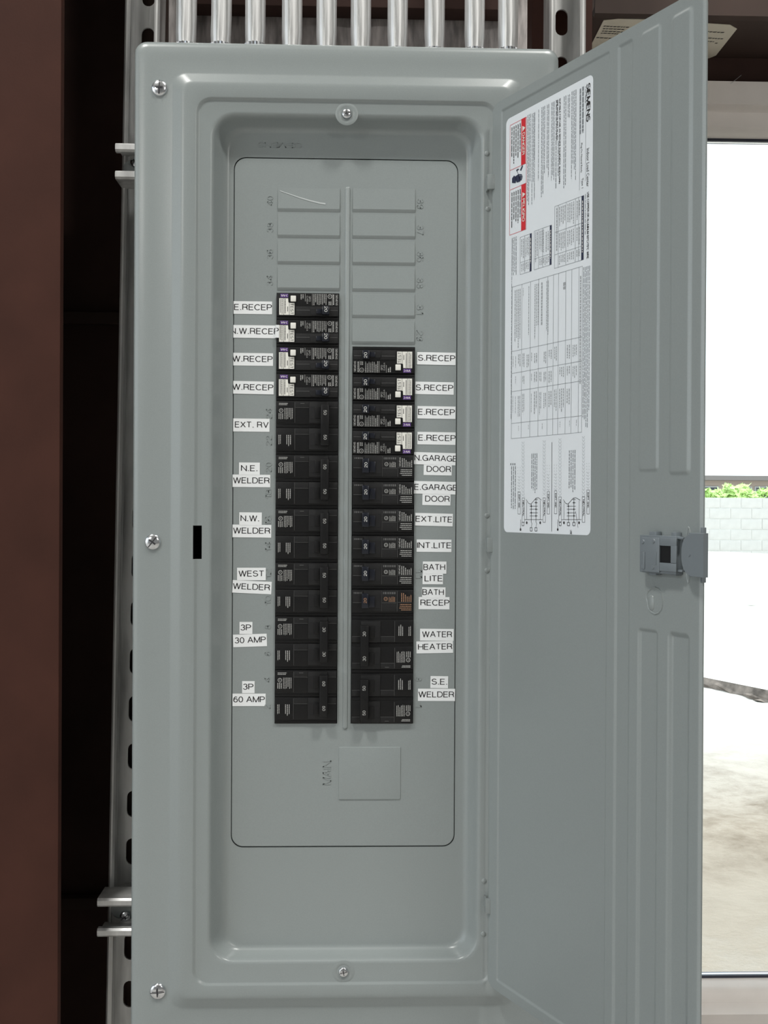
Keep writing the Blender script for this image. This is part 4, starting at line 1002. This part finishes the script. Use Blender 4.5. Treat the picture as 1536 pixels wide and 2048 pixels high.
# ================================================================== THE OPEN DOOR
TH = 0.0014
def smooth01(x): x = max(0.0, min(1.0, x)); return x * x * (3 - 2 * x)
def sd_rrect(u, v, u0, u1, v0, v1, r):
    cx, cz = (u0 + u1) / 2, (v0 + v1) / 2; qx = abs(u - cx) - (u1 - u0) / 2 + r; qz = abs(v - cz) - (v1 - v0) / 2 + r
    return math.hypot(max(qx, 0), max(qz, 0)) + min(max(qx, qz), 0) - r
ub = lambda px, py=1024: dp(px, py)[0]
ZT, ZB = D_ZT, D_ZB
mrg = 0.0062
U_main1 = ub(1214); zM0, zM1 = ZB + 0.0085, ZT - 0.0085
FEAT = [ # u0,u1,z0,z1,r, depth, slope width
 (ub(997), ub(1215), zM0, zM1, 0.003, 0.0010, 0.0022),
 (ub(1229), ub(1261), zM0, zM1, 0.003, 0.0011, 0.0030)]
zu0 = dp(1300, 945)[1]; zl1 = dp(1300, 1257)[1]; zu0b = dp(1360, 952)[1]; zl1b = dp(1360, 1264)[1]
FEAT += [(ub(1276), ub(1318), zu0, zM1, 0.004, -0.0009, 0.0032), (ub(1276), ub(1318), zM0, zl1, 0.004, 0.0016, 0.0035),
         (ub(1336), ub(1382), zu0b, zM1, 0.005, -0.0012, 0.0038), (ub(1336), ub(1382), zM0, zl1b, 0.005, 0.0022, 0.0045)]
def dheight(u, z):
    h = 0.0; hp = 0.0
    for (u0, u1, z0, z1, r, dep, sl) in FEAT:
        s = sd_rrect(u, z, u0, u1, z0, z1, r)
        g = -dep * smooth01((-s) / sl); h = min(h, g); hp = max(hp, g)
    return h + hp
us = {0.0, D_W}; zs = {ZB, ZT}
for (u0, u1, z0, z1, r, dep, sl) in FEAT:
    for e in (u0, u1):
        sg = 1 if e == u0 else -1
        for k in range(-1, 8): us.add(e + sg * sl * k / 6.0)
    for e in (z0, z1):
        sg = 1 if e == z0 else -1
        for k in range(-1, 9): zs.add(e + sg * max(sl, 0.005) * k / 7.0)
for k in range(1, 16): us.add(D_W * k / 16)
for k in range(1, 26): zs.add(ZB + (ZT - ZB) * k / 26)
for k in range(5): us.add(0.0008 * k); us.add(D_W - 0.0008 * k)
def dedupe(s, eps):
    out = []
    for x in sorted(s):
        if not out or x - out[-1] > eps: out.append(x)
    return out
us = dedupe([u for u in us if 0 <= u <= D_W], 0.00025); zs = dedupe([z for z in zs if ZB <= z <= ZT], 0.0003)
bm = bmesh.new(); VV = {}
def eh(u): return -0.0012 * (1 - smooth01(min(u, D_W - u) / 0.0022))      # edges roll away
for i, u in enumerate(us):
    for j, z in enumerate(zs): VV[i, j] = bm.verts.new((u, z, dheight(u, z) + eh(u)))
for i in range(len(us) - 1):
    for j in range(len(zs) - 1): bm.faces.new((VV[i, j], VV[i + 1, j], VV[i + 1, j + 1], VV[i, j + 1]))
RC = 0.0125
for (cu, cz, su, sz) in ((RC, ZB + RC, -1, -1), (RC, ZT - RC, -1, 1), (D_W - RC, ZB + RC, 1, -1), (D_W - RC, ZT - RC, 1, 1)):
    for k in range(9):
        a = math.radians(5 + 10 * k); n_ = Vector((su * math.cos(a), sz * math.sin(a), 0))
        bmesh.ops.bisect_plane(bm, geom=bm.verts[:] + bm.edges[:] + bm.faces[:], plane_co=Vector((cu, cz, 0)) + n_ * RC, plane_no=n_, clear_outer=True)
fr = bm.faces[:]
ret = bmesh.ops.extrude_face_region(bm, geom=fr)
for w in [g_ for g_ in ret['geom'] if isinstance(g_, bmesh.types.BMVert)]: w.co.z -= TH
mb = MB(); mb.bm(bm); mb.move(lambda p: dw(p.x, p.y, p.z))
DOOR = mb.build('door', GRAY, PANEL, smooth=50, origin=dw(0, ZB, 0))
def door_part(name, mb, m, smooth=35): return mb.build(name, m, DOOR, smooth=smooth)
def dbox(mb, u0, u1, z0, z1, h0, h1, b=0.0):
    m2 = MB(); m2.box(u0, u1, h0, h1, z0, z1, b); mb.add([dw(p[0], p[2], p[1]) for p in m2.v], m2.f)
def px_dbox(mb, l, t, r, b, h0, h1, bev=0.0):
    hm = max(h0, h1); my, mx = (t + b) / 2, (l + r) / 2
    dbox(mb, dp(l, my, hm)[0], dp(r, my, hm)[0], dp(mx, b, hm)[1], dp(mx, t, hm)[1], h0, h1, bev)
# hinge tabs folded round the door edge
for l, t, r, b in ((974, 350, 991, 380), (973.5, 1075, 990, 1104), (970, 1796, 984, 1826)):
    x0, x1, z0, z1 = rect(l, t, r, b, -0.006)
    mb = MB(); mb.box(x0, x1, -0.0092, -0.0050, z0, z1, 0.0008); mb.box(x0, x0 + 0.0012, -0.0062, 0.0018, z0 + 0.0003, z1 - 0.0003); door_part('hinge_tab', mb, GRAY)
# latch: base, clip body with window, arms, pull plate and edge escutcheon
mb = MB(); px_dbox(mb, 1279, 1071, 1352, 1147, 0, 0.0075, 0.0008)
latch = door_part('latch_body', mb, LATCHM)
def lp(name, mb, m=LATCHM, smooth=35): return mb.build(name, m, DOOR, smooth=smooth)
mb = MB()
for l, t, r, b in ((1298, 1063, 1312, 1150), (1342, 1064.5, 1352, 1151)): px_dbox(mb, l, t, r, b, 0.0004, 0.0058, 0.0004)
lp('latch_lug', mb)
mb = MB(); px_dbox(mb, 1282, 1075, 1318, 1144, 0.0075, 0.0092, 0.0008); px_dbox(mb, 1284.5, 1104, 1288.5, 1138, 0.0092, 0.0100, 0.0004); px_dbox(mb, 1309, 1104, 1311.5, 1130, 0.0092, 0.0098, 0.0003)
for cx, cy in ((1286, 1083), (1307, 1082), (1286, 1133), (1306, 1134)):
    u, z = dp(cx, cy, 0.0092); mb.cyl(dw(u, z, 0.0090), dw(u, z, 0.0098), 0.0018, 0.0014, 12)
lp('latch_clip', mb)
mb = MB(); px_dbox(mb, 1319.5, 1092, 1341, 1126, 0.0068, 0.00775); lp('latch_window', mb, HOLE, 0)
mb = MB(); px_dbox(mb, 1318, 1076, 1352, 1092, 0.0074, 0.0088, 0.0005); px_dbox(mb, 1318, 1126, 1352, 1143, 0.0074, 0.0088, 0.0005); px_dbox(mb, 1341, 1091.5, 1352, 1126.5, 0.0074, 0.0088, 0.0004); lp('latch_frame', mb)
mb = MB(); px_dbox(mb, 1351, 1074, 1365.5, 1078.5, 0.003, 0.0066, 0.0005); px_dbox(mb, 1351, 1139.5, 1364, 1144, 0.003, 0.0066, 0.0005); lp('latch_arm', mb)
mb = MB(); px_dbox(mb, 1352, 1079, 1362, 1139, 0.0008, 0.002, 0.0003); lp('spring_strip', mb, GRAY)
# D-shaped pull plate
u0, u1 = dp(1362.5, 1110, 0.009)[0], dp(1408, 1110, 0.009)[0]; zc = dp(1390, 1110, 0.009)[1]; hh = (dp(1390, 1066, 0.009)[1] - dp(1390, 1154, 0.009)[1]) / 2
poly = [(u1, zc - hh), (u1, zc + hh)]
for k in range(15):
    a = math.radians(90 + 180 * k / 14); poly.append((u0 + (u1 - u0) * 0.62 + (u1 - u0) * 0.62 * math.cos(a) * (abs(math.cos(a)) ** -0.25 if abs(math.cos(a)) > 1e-3 else 1), zc + hh * math.sin(a) * (abs(math.sin(a)) ** -0.2 if abs(math.sin(a)) > 1e-3 else 1) if abs(math.sin(a)) > 0.05 else zc))
mb = MB(); mb.loft([[dw(u, z, 0.0050) for u, z in poly], [dw(u, z, 0.0088) for u, z in poly], [dw(u + (0.0006 if u < u1 - 0.001 else 0), zc + (z - zc) * 0.985, 0.0096) for u, z in poly]], True, True)
u_, z_ = dp(1379, 1110, 0.0096); mb.cyl(dw(u_, z_, 0.0095), dw(u_, z_, 0.0101), 0.0008, n=8)
lp('pull_plate', mb)
mb = MB(); dbox(mb, D_W - 0.0008, D_W + 0.0011, dp(1408, 1166)[1], dp(1408, 1055)[1], -0.0032, 0.0006, 0.0004); dbox(mb, D_W - 0.004, D_W + 0.0006, zc - hh, zc + hh, 0.0002, 0.0090, 0.0004); lp('edge_escutcheon', mb)
# pressed keyhole outline under the latch and the oval behind the pull plate
def rim(mb, loop_uz, wd, h, base=0.0):
    n = len(loop_uz); cu = sum(p[0] for p in loop_uz) / n; cz = sum(p[1] for p in loop_uz) / n
    L = []
    for off, hh_ in ((wd, -0.0002), (wd * 0.4, h), (-wd * 0.4, h), (-wd, 0.0001)):
        ring_ = []
        for i, (u, z) in enumerate(loop_uz):
            a, b = loop_uz[i - 1], loop_uz[(i + 1) % n]; tx, tz = b[0] - a[0], b[1] - a[1]; q = math.hypot(tx, tz) or 1
            nx, nz = tz / q, -tx / q
            if (u - cu) * nx + (z - cz) * nz < 0: nx, nz = -nx, -nz
            ring_.append(dw(u + nx * off, z + nz * off, base + hh_))
        L.append(ring_)
    mb.loft(L)
KP = [(1311, 1175), (1318, 1178), (1324, 1186), (1325, 1196), (1325, 1210), (1323, 1219), (1317, 1226), (1310, 1228), (1303, 1224), (1297, 1216), (1296, 1207), (1293, 1198), (1293, 1189), (1297, 1181), (1303, 1176)]
mb = MB(); rim(mb, [dp(x, y) for x, y in KP], 0.0008, 0.0007)
cu, cz = dp(1303, 1206); 
L = []
for k in range(5):
    a = k / 4 * math.pi / 2; L.append([dw(cu + math.cos(t) * 0.0035 * math.cos(a), cz + math.sin(t) * 0.0062 * math.cos(a), 0.0014 * math.sin(a)) for t in [2 * math.pi * i / 16 for i in range(16)]])
mb.loft(L, False, True)
lp('pressed_keyhole', mb, GRAY, 60)
OP = [(1377 + 5 * math.cos(t), 1110 + 56 * math.sin(t)) for t in [2 * math.pi * i / 28 for i in range(28)]]
mb = MB(); rim(mb, [dp(x, y) for x, y in OP], 0.0007, 0.0006); lp('pressed_oval', mb, GRAY, 60)

# ---------------------------------------------------------------- instruction sticker on the door
HS = -0.0010                                   # sunk face of the door's main panel
HT = HS + 0.00015
def sp(px, py, h=HT + 0.0002): u, z = dp(px, py, h); return dw(u, z, h)
sheet_px = [(1010, 240), (1183.5, 150), (1183.5, 1071), (1010, 1064)]
c = sp(1097, 1068, HT)
ST = empty('instruction_sticker', c, 'large white printed instruction sticker on the inside of the open door', 'sticker')
us_, zs_ = zip(*[dp(x, y, HT) for x, y in sheet_px])
su0, su1 = dp(1010, 660, HT)[0], dp(1183.5, 620, HT)[0]; sz1 = (zs_[0] + zs_[1]) / 2; sz0 = (zs_[2] + zs_[3]) / 2
poly = rrect(su0, su1, sz0, sz1, 0.005)
mb = MB(); mb.loft([[dw(u, z, HS + 0.00003) for u, z in poly], [dw(u, z, HT) for u, z in poly]], True, True); mb.build('sheet', STICK, ST, smooth=0)
# sticker coordinates: s = px column (u), y given as px at that column
def st_text(mb, s, xl, xr, ya, yb, h=HT + 0.0002, res=2, wt=0.17):
    """text running down between ya and yb, letter tops towards larger px (xr)"""
    xm = (xl + xr) / 2; u0 = dp(xl, (ya + yb) / 2, h)[0]; u1 = dp(xr, (ya + yb) / 2, h)[0]; z1 = dp(xm, ya, h)[1]; z0 = dp(xm, yb, h)[1]
    put_text(mb, s, lambda a, b, o: dw(u0 + b, z1 - a, h), z1 - z0, u1 - u0, res=res, wt=wt)
def st_rect(mb, xl, xr, ya, yb, h=HT + 0.0002, yy=None):
    """upright rectangle on the door; ya, yb measured at column xr (or yy)"""
    xm = xr if yy is None else yy; ym = (ya + yb) / 2
    u0, u1 = dp(xl, ym, h)[0], dp(xr, ym, h)[0]; z1, z0 = dp(xm, ya, h)[1], dp(xm, yb, h)[1]
    mb.add([dw(u0, z0, h), dw(u1, z0, h), dw(u1, z1, h), dw(u0, z1, h)], [(0, 1, 2, 3)]); return u0, u1, z0, z1
def uz_rect(mb, u0, u1, z0, z1, h=HT + 0.0002): mb.add([dw(u0, z0, h), dw(u1, z0, h), dw(u1, z1, h), dw(u0, z1, h)], [(0, 1, 2, 3)])
def fine(mb, u0, u1, z0, z1, n, fill=0.4, rnd=None, wl=(0.0012, 0.005), gap=0.0007, ragged=0.2, h=HT + 0.0002):
    rnd = rnd or random.Random(2); st = (u1 - u0) / n
    for k in range(n):
        a = u0 + (k + (1 - fill) / 2) * st; e = z0 + rnd.uniform(0, ragged) * (z1 - z0); z = z1
        while z > e:
            l = min(rnd.uniform(*wl), z - e)
            if l > 0.0003: uz_rect(mb, a, a + st * fill, z - l, z, h)
            z -= l + gap
def st_fine(mb, xl, xr, ya, yb, n, ref=None, **kw):
    x = ref if ref else (xl + xr) / 2; ym = (ya + yb) / 2
    fine(mb, dp(xl, ym)[0], dp(xr, ym)[0], dp(x, yb)[1], dp(x, ya)[1], n, **kw)
rs = random.Random(44)
# header
mb = MB(); st_text(mb, 'SIEMENS', 1172.6, 1180.4, 166.5, 243, res=3, wt=0.19); mb.build('brand_lettering', INK, ST, smooth=0)
mb = MB(); st_text(mb, 'Indoor Load Center', 1173, 1178.4, 296.6, 373); st_text(mb, 'Plug-On Neutral Ready', 1161.6, 1164.6, 286, 345); st_text(mb, 'Type 1', 1163.2, 1166.6, 356, 376)
st_text(mb, 'USE COPPER OR ALUMINUM 60°C/75°C WIRE', 1173.6, 1177.6, 384, 517)
mb.build('heading_lettering', INK, ST, smooth=0)
mb = MB(); st_text(mb, 'SUITABLE FOR USE AS SERVICE EQUIPMENT WHEN MAIN', 1117.8, 1120.8, 197, 367); st_text(mb, 'BREAKER IS INSTALLED', 1113.2, 1116.0, 200, 280)
mb.build('notice_lettering', INK, ST, smooth=0)
mb = MB(); st_rect(mb, 1171.0, 1171.4, 190, 362); st_rect(mb, 1159.1, 1159.6, 178, 380)
st_fine(mb, 1157.5, 1161, 177, 268, 1, wl=(0.002, 0.006), gap=0.0006, fill=0.75, rnd=rs, ragged=0); st_fine(mb, 1162.5, 1166.5, 173, 265, 1, wl=(0.002, 0.006), gap=0.0006, fill=0.75, rnd=rs, ragged=0)
st_fine(mb, 1168.3, 1170.5, 172, 205, 1, rnd=rs, ragged=0)
mb.build('header_print', INKS, ST, smooth=0)
# paragraphs
mb = MB()
for xl, xr, n, ya, yb, x in ((1140.5, 1151.5, 4, 181, 382, 1146), (1133.5, 1139, 2, 189, 255, 1136), (1125, 1131.5, 2, 192, 385, 1128), (1113.5, 1116.5, 1, 282, 372, 1115), (1109, 1112.5, 1, 200, 388, 1111), (1100.5, 1108, 3, 204, 392, 1104), (1091.5, 1097, 2, 209, 392, 1094), (1080.5, 1089, 3, 213, 406, 1085), (1074.5, 1077, 1, 219, 361, 1076), (1061.5, 1069, 3, 226, 420, 1065), (1052.5, 1060.5, 3, 229, 414, 1056)):
    st_fine(mb, xl, xr, ya, yb, n, ref=x, rnd=rs, ragged=0.35, fill=0.36)
st_rect(mb, 1068.4, 1068.8, 225, 322); st_rect(mb, 1068.4, 1068.8, 352, 400)
for xl, xr, n, ya, yb, x in ((1021.5, 1032.5, 4, 473, 551, 1030), (1163.8, 1178.5, 5, 533, 858, 1171), (1020.6, 1022.8, 1, 478, 880, 1022)):
    st_fine(mb, xl, xr, ya, yb, n, ref=x, rnd=rs, ragged=0.12, fill=0.34)
st_fine(mb, 1168, 1170.5, 388, 470, 1, rnd=rs, fill=0.4, ragged=0)
mb.build('fine_print', INKS, ST, smooth=0)
# danger panels
mb = MB(); x0r, x1r = 1042.4, 1051.2
for ya, yb in ((234, 326), (366, 458)): st_rect(mb, x0r, x1r, ya, yb)
st_ = 0.00035; a0, a1 = dp(1018.4, 360)[0], dp(1051.2, 360)[0]; zt_, zb_ = dp(1051, 234)[1], dp(1051, 458)[1]
for u in (a0, a1): uz_rect(mb, u - st_ / 2, u + st_ / 2, zb_, zt_)
for y in (234, 326, 366, 458): z = dp(1051, y)[1]; uz_rect(mb, a0, a1, z - st_ / 2, z + st_ / 2)
dbn = mb.build('danger_banner', RED, ST, smooth=0)
mb = MB(); st_text(mb, 'DANGER', 1044.2, 1049.4, 265, 309.5, HT + 0.00035, 3); st_text(mb, 'PELIGRO', 1044.2, 1049.4, 397, 443, HT + 0.00035, 3)
for ya, yb in ((250, 262), (383, 394)):
    h = HT + 0.00035; u0, u1 = dp(1043.8, ya)[0], dp(1049.6, ya)[0]; z1, z0 = dp(1047, ya)[1], dp(1047, yb)[1]; mb.add([dw(u0, z0, h), dw(u0, z1, h), dw(u1, (z0 + z1) / 2, h)], [(0, 1, 2)])
mb.build('lettering', WHITE, dbn, smooth=0)
mb = MB()
for ya, yb in ((240, 322), (372, 454)): st_fine(mb, 1020.5, 1041, ya + 5, yb, 5, ref=1041, rnd=rs, fill=0.34, ragged=0.3, wl=(0.002, 0.006))
mb.build('danger_print', INK, dbn, smooth=0)
# hand with lightning mark
mb = MB()
def icon(pts, h=HT + 0.0003): mb.add([sp(x, y, h) for x, y in pts], [tuple(range(len(pts)))])
icon([(1024, 357), (1024, 366), (1031, 366), (1033, 356), (1028, 351)]); icon([(1030, 353), (1033, 365), (1040, 363), (1041, 355), (1036, 349)])
for k in range(4): icon([(1035 + k * 1.2, 348 + k * 3.6), (1036 + k * 1.0, 351 + k * 3.6), (1045.5 - abs(k - 1.3), 350.5 + k * 3.0), (1045 - abs(k - 1.3), 348.5 + k * 3.0)])
ZZ = [(1045, 331), (1041, 341), (1037, 338), (1033, 341), (1036, 347)]
for (xa_, ya_), (xb_, yb_) in zip(ZZ[:-1], ZZ[1:]): icon([(xa_ - 0.9, ya_ - 0.8), (xa_ + 0.9, ya_ + 0.8), (xb_ + 0.9, yb_ + 0.8), (xb_ - 0.9, yb_ - 0.8)])
mb.build('shock_hand_symbol', NAVY, ST, smooth=0)
# tables
def table(name, xl, xr, ya, yb, ref, head, lines_h, lines_v, cells, ink=INKF, seed=1):
    h = HT + 0.0002; rnd = random.Random(seed); ym = (ya + yb) / 2
    u0, u1 = dp(xl, ym)[0], dp(xr, ym)[0]; z1, z0 = dp(ref, ya)[1], dp(ref, yb)[1]; t = 0.00028
    mb = MB()
    for fv in [0, 1] + list(lines_v): u = u0 + fv * (u1 - u0); uz_rect(mb, u - t / 2, u + t / 2, z0, z1)
    for fh in [0, 1] + [q if not isinstance(q, tuple) else q[0] for q in lines_h]:
        z = z1 - fh * (z1 - z0); uz_rect(mb, u0, u1, z - t / 2, z + t / 2)
    g_ = mb.build(name, INKS, ST, smooth=0)
    if head:
        mb = MB(); uz_rect(mb, u1 - head * (u1 - u0), u1, z0, z1, h + 0.00005); mb.build('table_heading', NAVY, g_, smooth=0)
        mb = MB(); fine(mb, u1 - head * (u1 - u0) * 0.75, u1 - head * (u1 - u0) * 0.25, z0 + 0.004, z1 - 0.004, 1, fill=0.6, rnd=rnd, h=h + 0.0001, wl=(0.0012, 0.003)); mb.build('lettering', WHITE, g_, smooth=0)
    mb = MB()
    for (v0, v1, h0, h1, n) in cells:
        pad = 0.0008
        fine(mb, u0 + v0 * (u1 - u0) + pad * 0.5, u0 + v1 * (u1 - u0) - pad * 0.5, z1 - h1 * (z1 - z0) + pad, z1 - h0 * (z1 - z0) - pad, n, rnd=rnd, fill=0.42, ragged=0.3, wl=(0.0008, 0.003), gap=0.0006)
    mb.build('table_print', ink, g_, smooth=0)
table('wire_table', 1108, 1166, 390.6, 518.8, 1166, 0.075, [0.42, 0.78], [0.13, 0.4, 0.72, 0.83], [(0.02, 0.13, 0.02, 0.98, 1), (0.13, 0.4, 0.02, 0.4, 4), (0.13, 0.4, 0.44, 0.76, 4), (0.13, 0.4, 0.8, 0.98, 4), (0.42, 0.7, 0.02, 0.4, 4), (0.42, 0.7, 0.45, 0.76, 4), (0.42, 0.7, 0.8, 0.98, 4), (0.73, 0.9, 0.03, 0.4, 2), (0.73, 0.9, 0.45, 0.76, 2), (0.73, 0.9, 0.8, 0.98, 2)], seed=3)
table('torque_table', 1067, 1101.8, 450, 528.8, 1101, 0.10, [0.72], [0.26, 0.5], [(0.02, 0.25, 0.02, 0.9, 2), (0.28, 0.6, 0.02, 0.7, 4), (0.28, 0.9, 0.74, 0.98, 6), (0.62, 0.88, 0.1, 0.68, 2)], seed=4)
table('rating_table', 1039, 1061.8, 466.6, 542, 1061, 0.15, [0.68], [0.4], [(0.03, 0.4, 0.04, 0.66, 2), (0.42, 0.84, 0.04, 0.64, 3), (0.05, 0.8, 0.7, 0.97, 5)], seed=5)
cells = [(0.955, 0.998, 0.05, 0.92, 1), (0.72, 0.80, 0.06, 0.12, 1), (0.50, 0.55, 0.02, 0.40, 2), (0.42, 0.47, 0.02, 0.40, 1), (0.33, 0.41, 0.02, 0.40, 3), (0.24, 0.27, 0.02, 0.36, 1), (0.16, 0.18, 0.02, 0.1, 1), (0.03, 0.14, 0.02, 0.42, 4)]
vcut = [0, 0.04, 0.08, 0.15, 0.21, 0.28, 0.32, 0.40, 0.46, 0.53, 0.61, 0.68, 0.78, 0.86, 0.95]
rv = random.Random(9)
for v0, v1 in zip(vcut[:-1], vcut[1:]):
    for h0, h1 in ((0.44, 0.56), (0.575, 0.68), (0.70, 0.88)):
        if rv.random() < 0.8: cells.append((v0 + 0.008, v1 - 0.008, h0 + 0.004 + rv.uniform(0, 0.02), h1 - rv.uniform(0, 0.03), max(1, int((v1 - v0) / 0.028))))
for v in (0.1, 0.25, 0.45, 0.7, 0.83, 0.92): cells.append((v, v + 0.022, 0.915, 0.97, 1))
table('breaker_table', 1022.4, 1162.7, 532.6, 864.5, 1162, 0, [0.425, 0.57, 0.69, 0.90], [0.15, 0.28, 0.40, 0.53, 0.61, 0.68, 0.78, 0.86, 0.955], cells, seed=6)
# wiring diagrams at the foot
mb = MB(); mb2 = MB()
def seg(m, x0, y0, x1, y1, w=0.7, h=HT + 0.0002):
    a_, b_ = sp(x0, y0, h), sp(x1, y1, h); d_ = (b_ - a_); n_ = d_.cross(D_N).normalized() * (w * 0.00024); m.add([a_ - n_, b_ - n_, b_ + n_, a_ + n_], [(0, 1, 2, 3)])
def C(X, Y): return 1000 + X / 6.025, 750 + Y / 6.025
def sC(m, X0, Y0, X1, Y1, w=0.7): seg(m, *C(X0, Y0), *C(X1, Y1), w)
def boxC(m, X0, Y0, X1, Y1, w=0.6):
    sC(m, X0, Y0, X1, Y0, w); sC(m, X1, Y0, X1, Y1, w); sC(m, X1, Y1, X0, Y1, w); sC(m, X0, Y1, X0, Y0, w)
sC(mb, 625, 810, 622, 1885, 1.0)
for base, ytop in ((262, 805), (517, 790), (707, 765), (990, 740)):
    y = ytop
    while y < 1455:                                           # hooked strip of lug symbols
        for q in (0, 30):
            sC(mb2, base + q, y, base + q + (9 if q == 0 else -9), y + 12, 0.5)
            sC(mb2, base + q, y + 26, base + q, y + 34, 0.5)
        sC(mb2, base + 10, y + 14, base + 20, y + 24, 0.5); y += 42
for base, y0 in ((215, 1110), (567, 1085), (655, 1080), (1045, 1060)):
    y = y0
    while y < y0 + 290:
        sC(mb2, base, y, base, y + 12, 0.5); sC(mb2, base + 28, y, base + 28, y + 12, 0.5)
        if y > y0 + 80: sC(mb2, base + 8, y + 6, base + 20, y + 22, 0.6)
        y += 36
for X0, X1, Ya, Yb, word in ((215, 245, 1410, 1675, 'EQPT. GND.'), (265, 295, 1480, 1775, 'NEUTRAL'), (517, 547, 1480, 1775, 'NEUTRAL'), (567, 597, 1405, 1675, 'EQPT. GND.'), (655, 685, 1395, 1672, 'EQPT. GND.'), (708, 740, 1470, 1770, 'NEUTRAL'), (990, 1022, 1468, 1775, 'NEUTRAL'), (1045, 1077, 1385, 1675, 'EQPT. GND.')):
    boxC(mb, X0, Ya, X1, Yb); (xl, ya), (xr, yb) = C(X0 + 7, Ya + 30), C(X1 - 7, Yb - 70); st_text(mb, word, xl, xr, ya, yb)
for X0 in (322, 770):
    k = X0 - 322; W_ = 162 if k == 0 else 182; xa_, xb_ = X0 + 54, X0 + 54 + (57 if k == 0 else 66)
    sC(mb, X0, 1525, X0, 1742); sC(mb, X0 + W_, 1515, X0 + W_, 1742); sC(mb, X0 - 28, 1742, X0 + W_ + 30, 1742)
    pts = [(X0 - 8, 1500), (X0 + 20, 1545), (X0 + 48, 1556), (X0 + 80, 1520), (X0 + 110, 1485), (X0 + 140, 1478), (X0 + W_ + 14, 1508)]
    for (a_, b_), (c_, d_) in zip(pts[:-1], pts[1:]): sC(mb, a_, b_, c_, d_, 0.8)
    sC(mb, xa_, 1550, xa_, 1775, 1.0); sC(mb, xb_, 1485, xb_, 1775, 1.0)
    for j, y in enumerate((1500, 1538, 1580, 1618, 1660, 1698)):
        sC(mb, xa_ - 20 if j > 1 else xb_ - 18, y, xb_ + 22, y, 0.7); dx = xb_ if j % 2 else xa_
        if j > 0: boxC(mb, dx - 4, y - 5, dx + 4, y + 5, 1.6)
    if k == 0:
        sC(mb, xa_, 1775, xa_ + 9, 1790); sC(mb, xa_ + 9, 1790, xa_, 1830); sC(mb, xb_, 1775, xb_ + 9, 1790); sC(mb, xb_ + 9, 1790, xb_, 1830)
        boxC(mb, xa_ - 13, 1838, xa_ + 10, 1880, 1.0); boxC(mb, xb_ - 13, 1838, xb_ + 12, 1880, 1.0)
    else:
        boxC(mb, xa_ - 14, 1776, xa_ + 14, 1815, 1.0); boxC(mb, xb_ - 14, 1776, xb_ + 14, 1815, 1.0); sC(mb, xb_ + 20, 1640, xb_ + 50, 1840, 0.7)
    for (cx_, cy_) in ((X0, 1780), (X0 + W_, 1780), (X0 - 75, 1862)): boxC(mb, cx_ - 5, cy_ - 10, cx_ + 5, cy_ + 10, 1.8)
    sC(mb, X0 - 75, 1740, X0 - 75, 1850, 0.7)
    boxC(mb, X0 - 58, 1775, X0 - 34, 1815, 0.9)
(xl, ya), (xr, yb) = C(838, 1876), C(872, 1908)
st_text(mb, 'LINE', xl + 1, xr - 1, ya - 1, yb + 2)
mb.build('wiring_diagram', INK, ST, smooth=0); mb2.build('lug_symbol_rows', INKS, ST, smooth=0)
mb = MB()
for X0, X1, Ya, Yb, n in ((365, 445, 945, 1430, 4), (815, 905, 905, 1420, 4), (120, 188, 1100, 1640, 3)):
    (xl, ya), (xr, yb) = C(X0, Ya), C(X1, Yb); st_fine(mb, xl, xr, ya, yb, n, rnd=rs, fill=0.36, ragged=0.12)
for X in (130, 155, 178): (x_, y_) = C(X, 1075); seg(mb, x_, y_ - 2, x_, y_ + 2, 3)
mb.build('diagram_notes', INKS, ST, smooth=0)
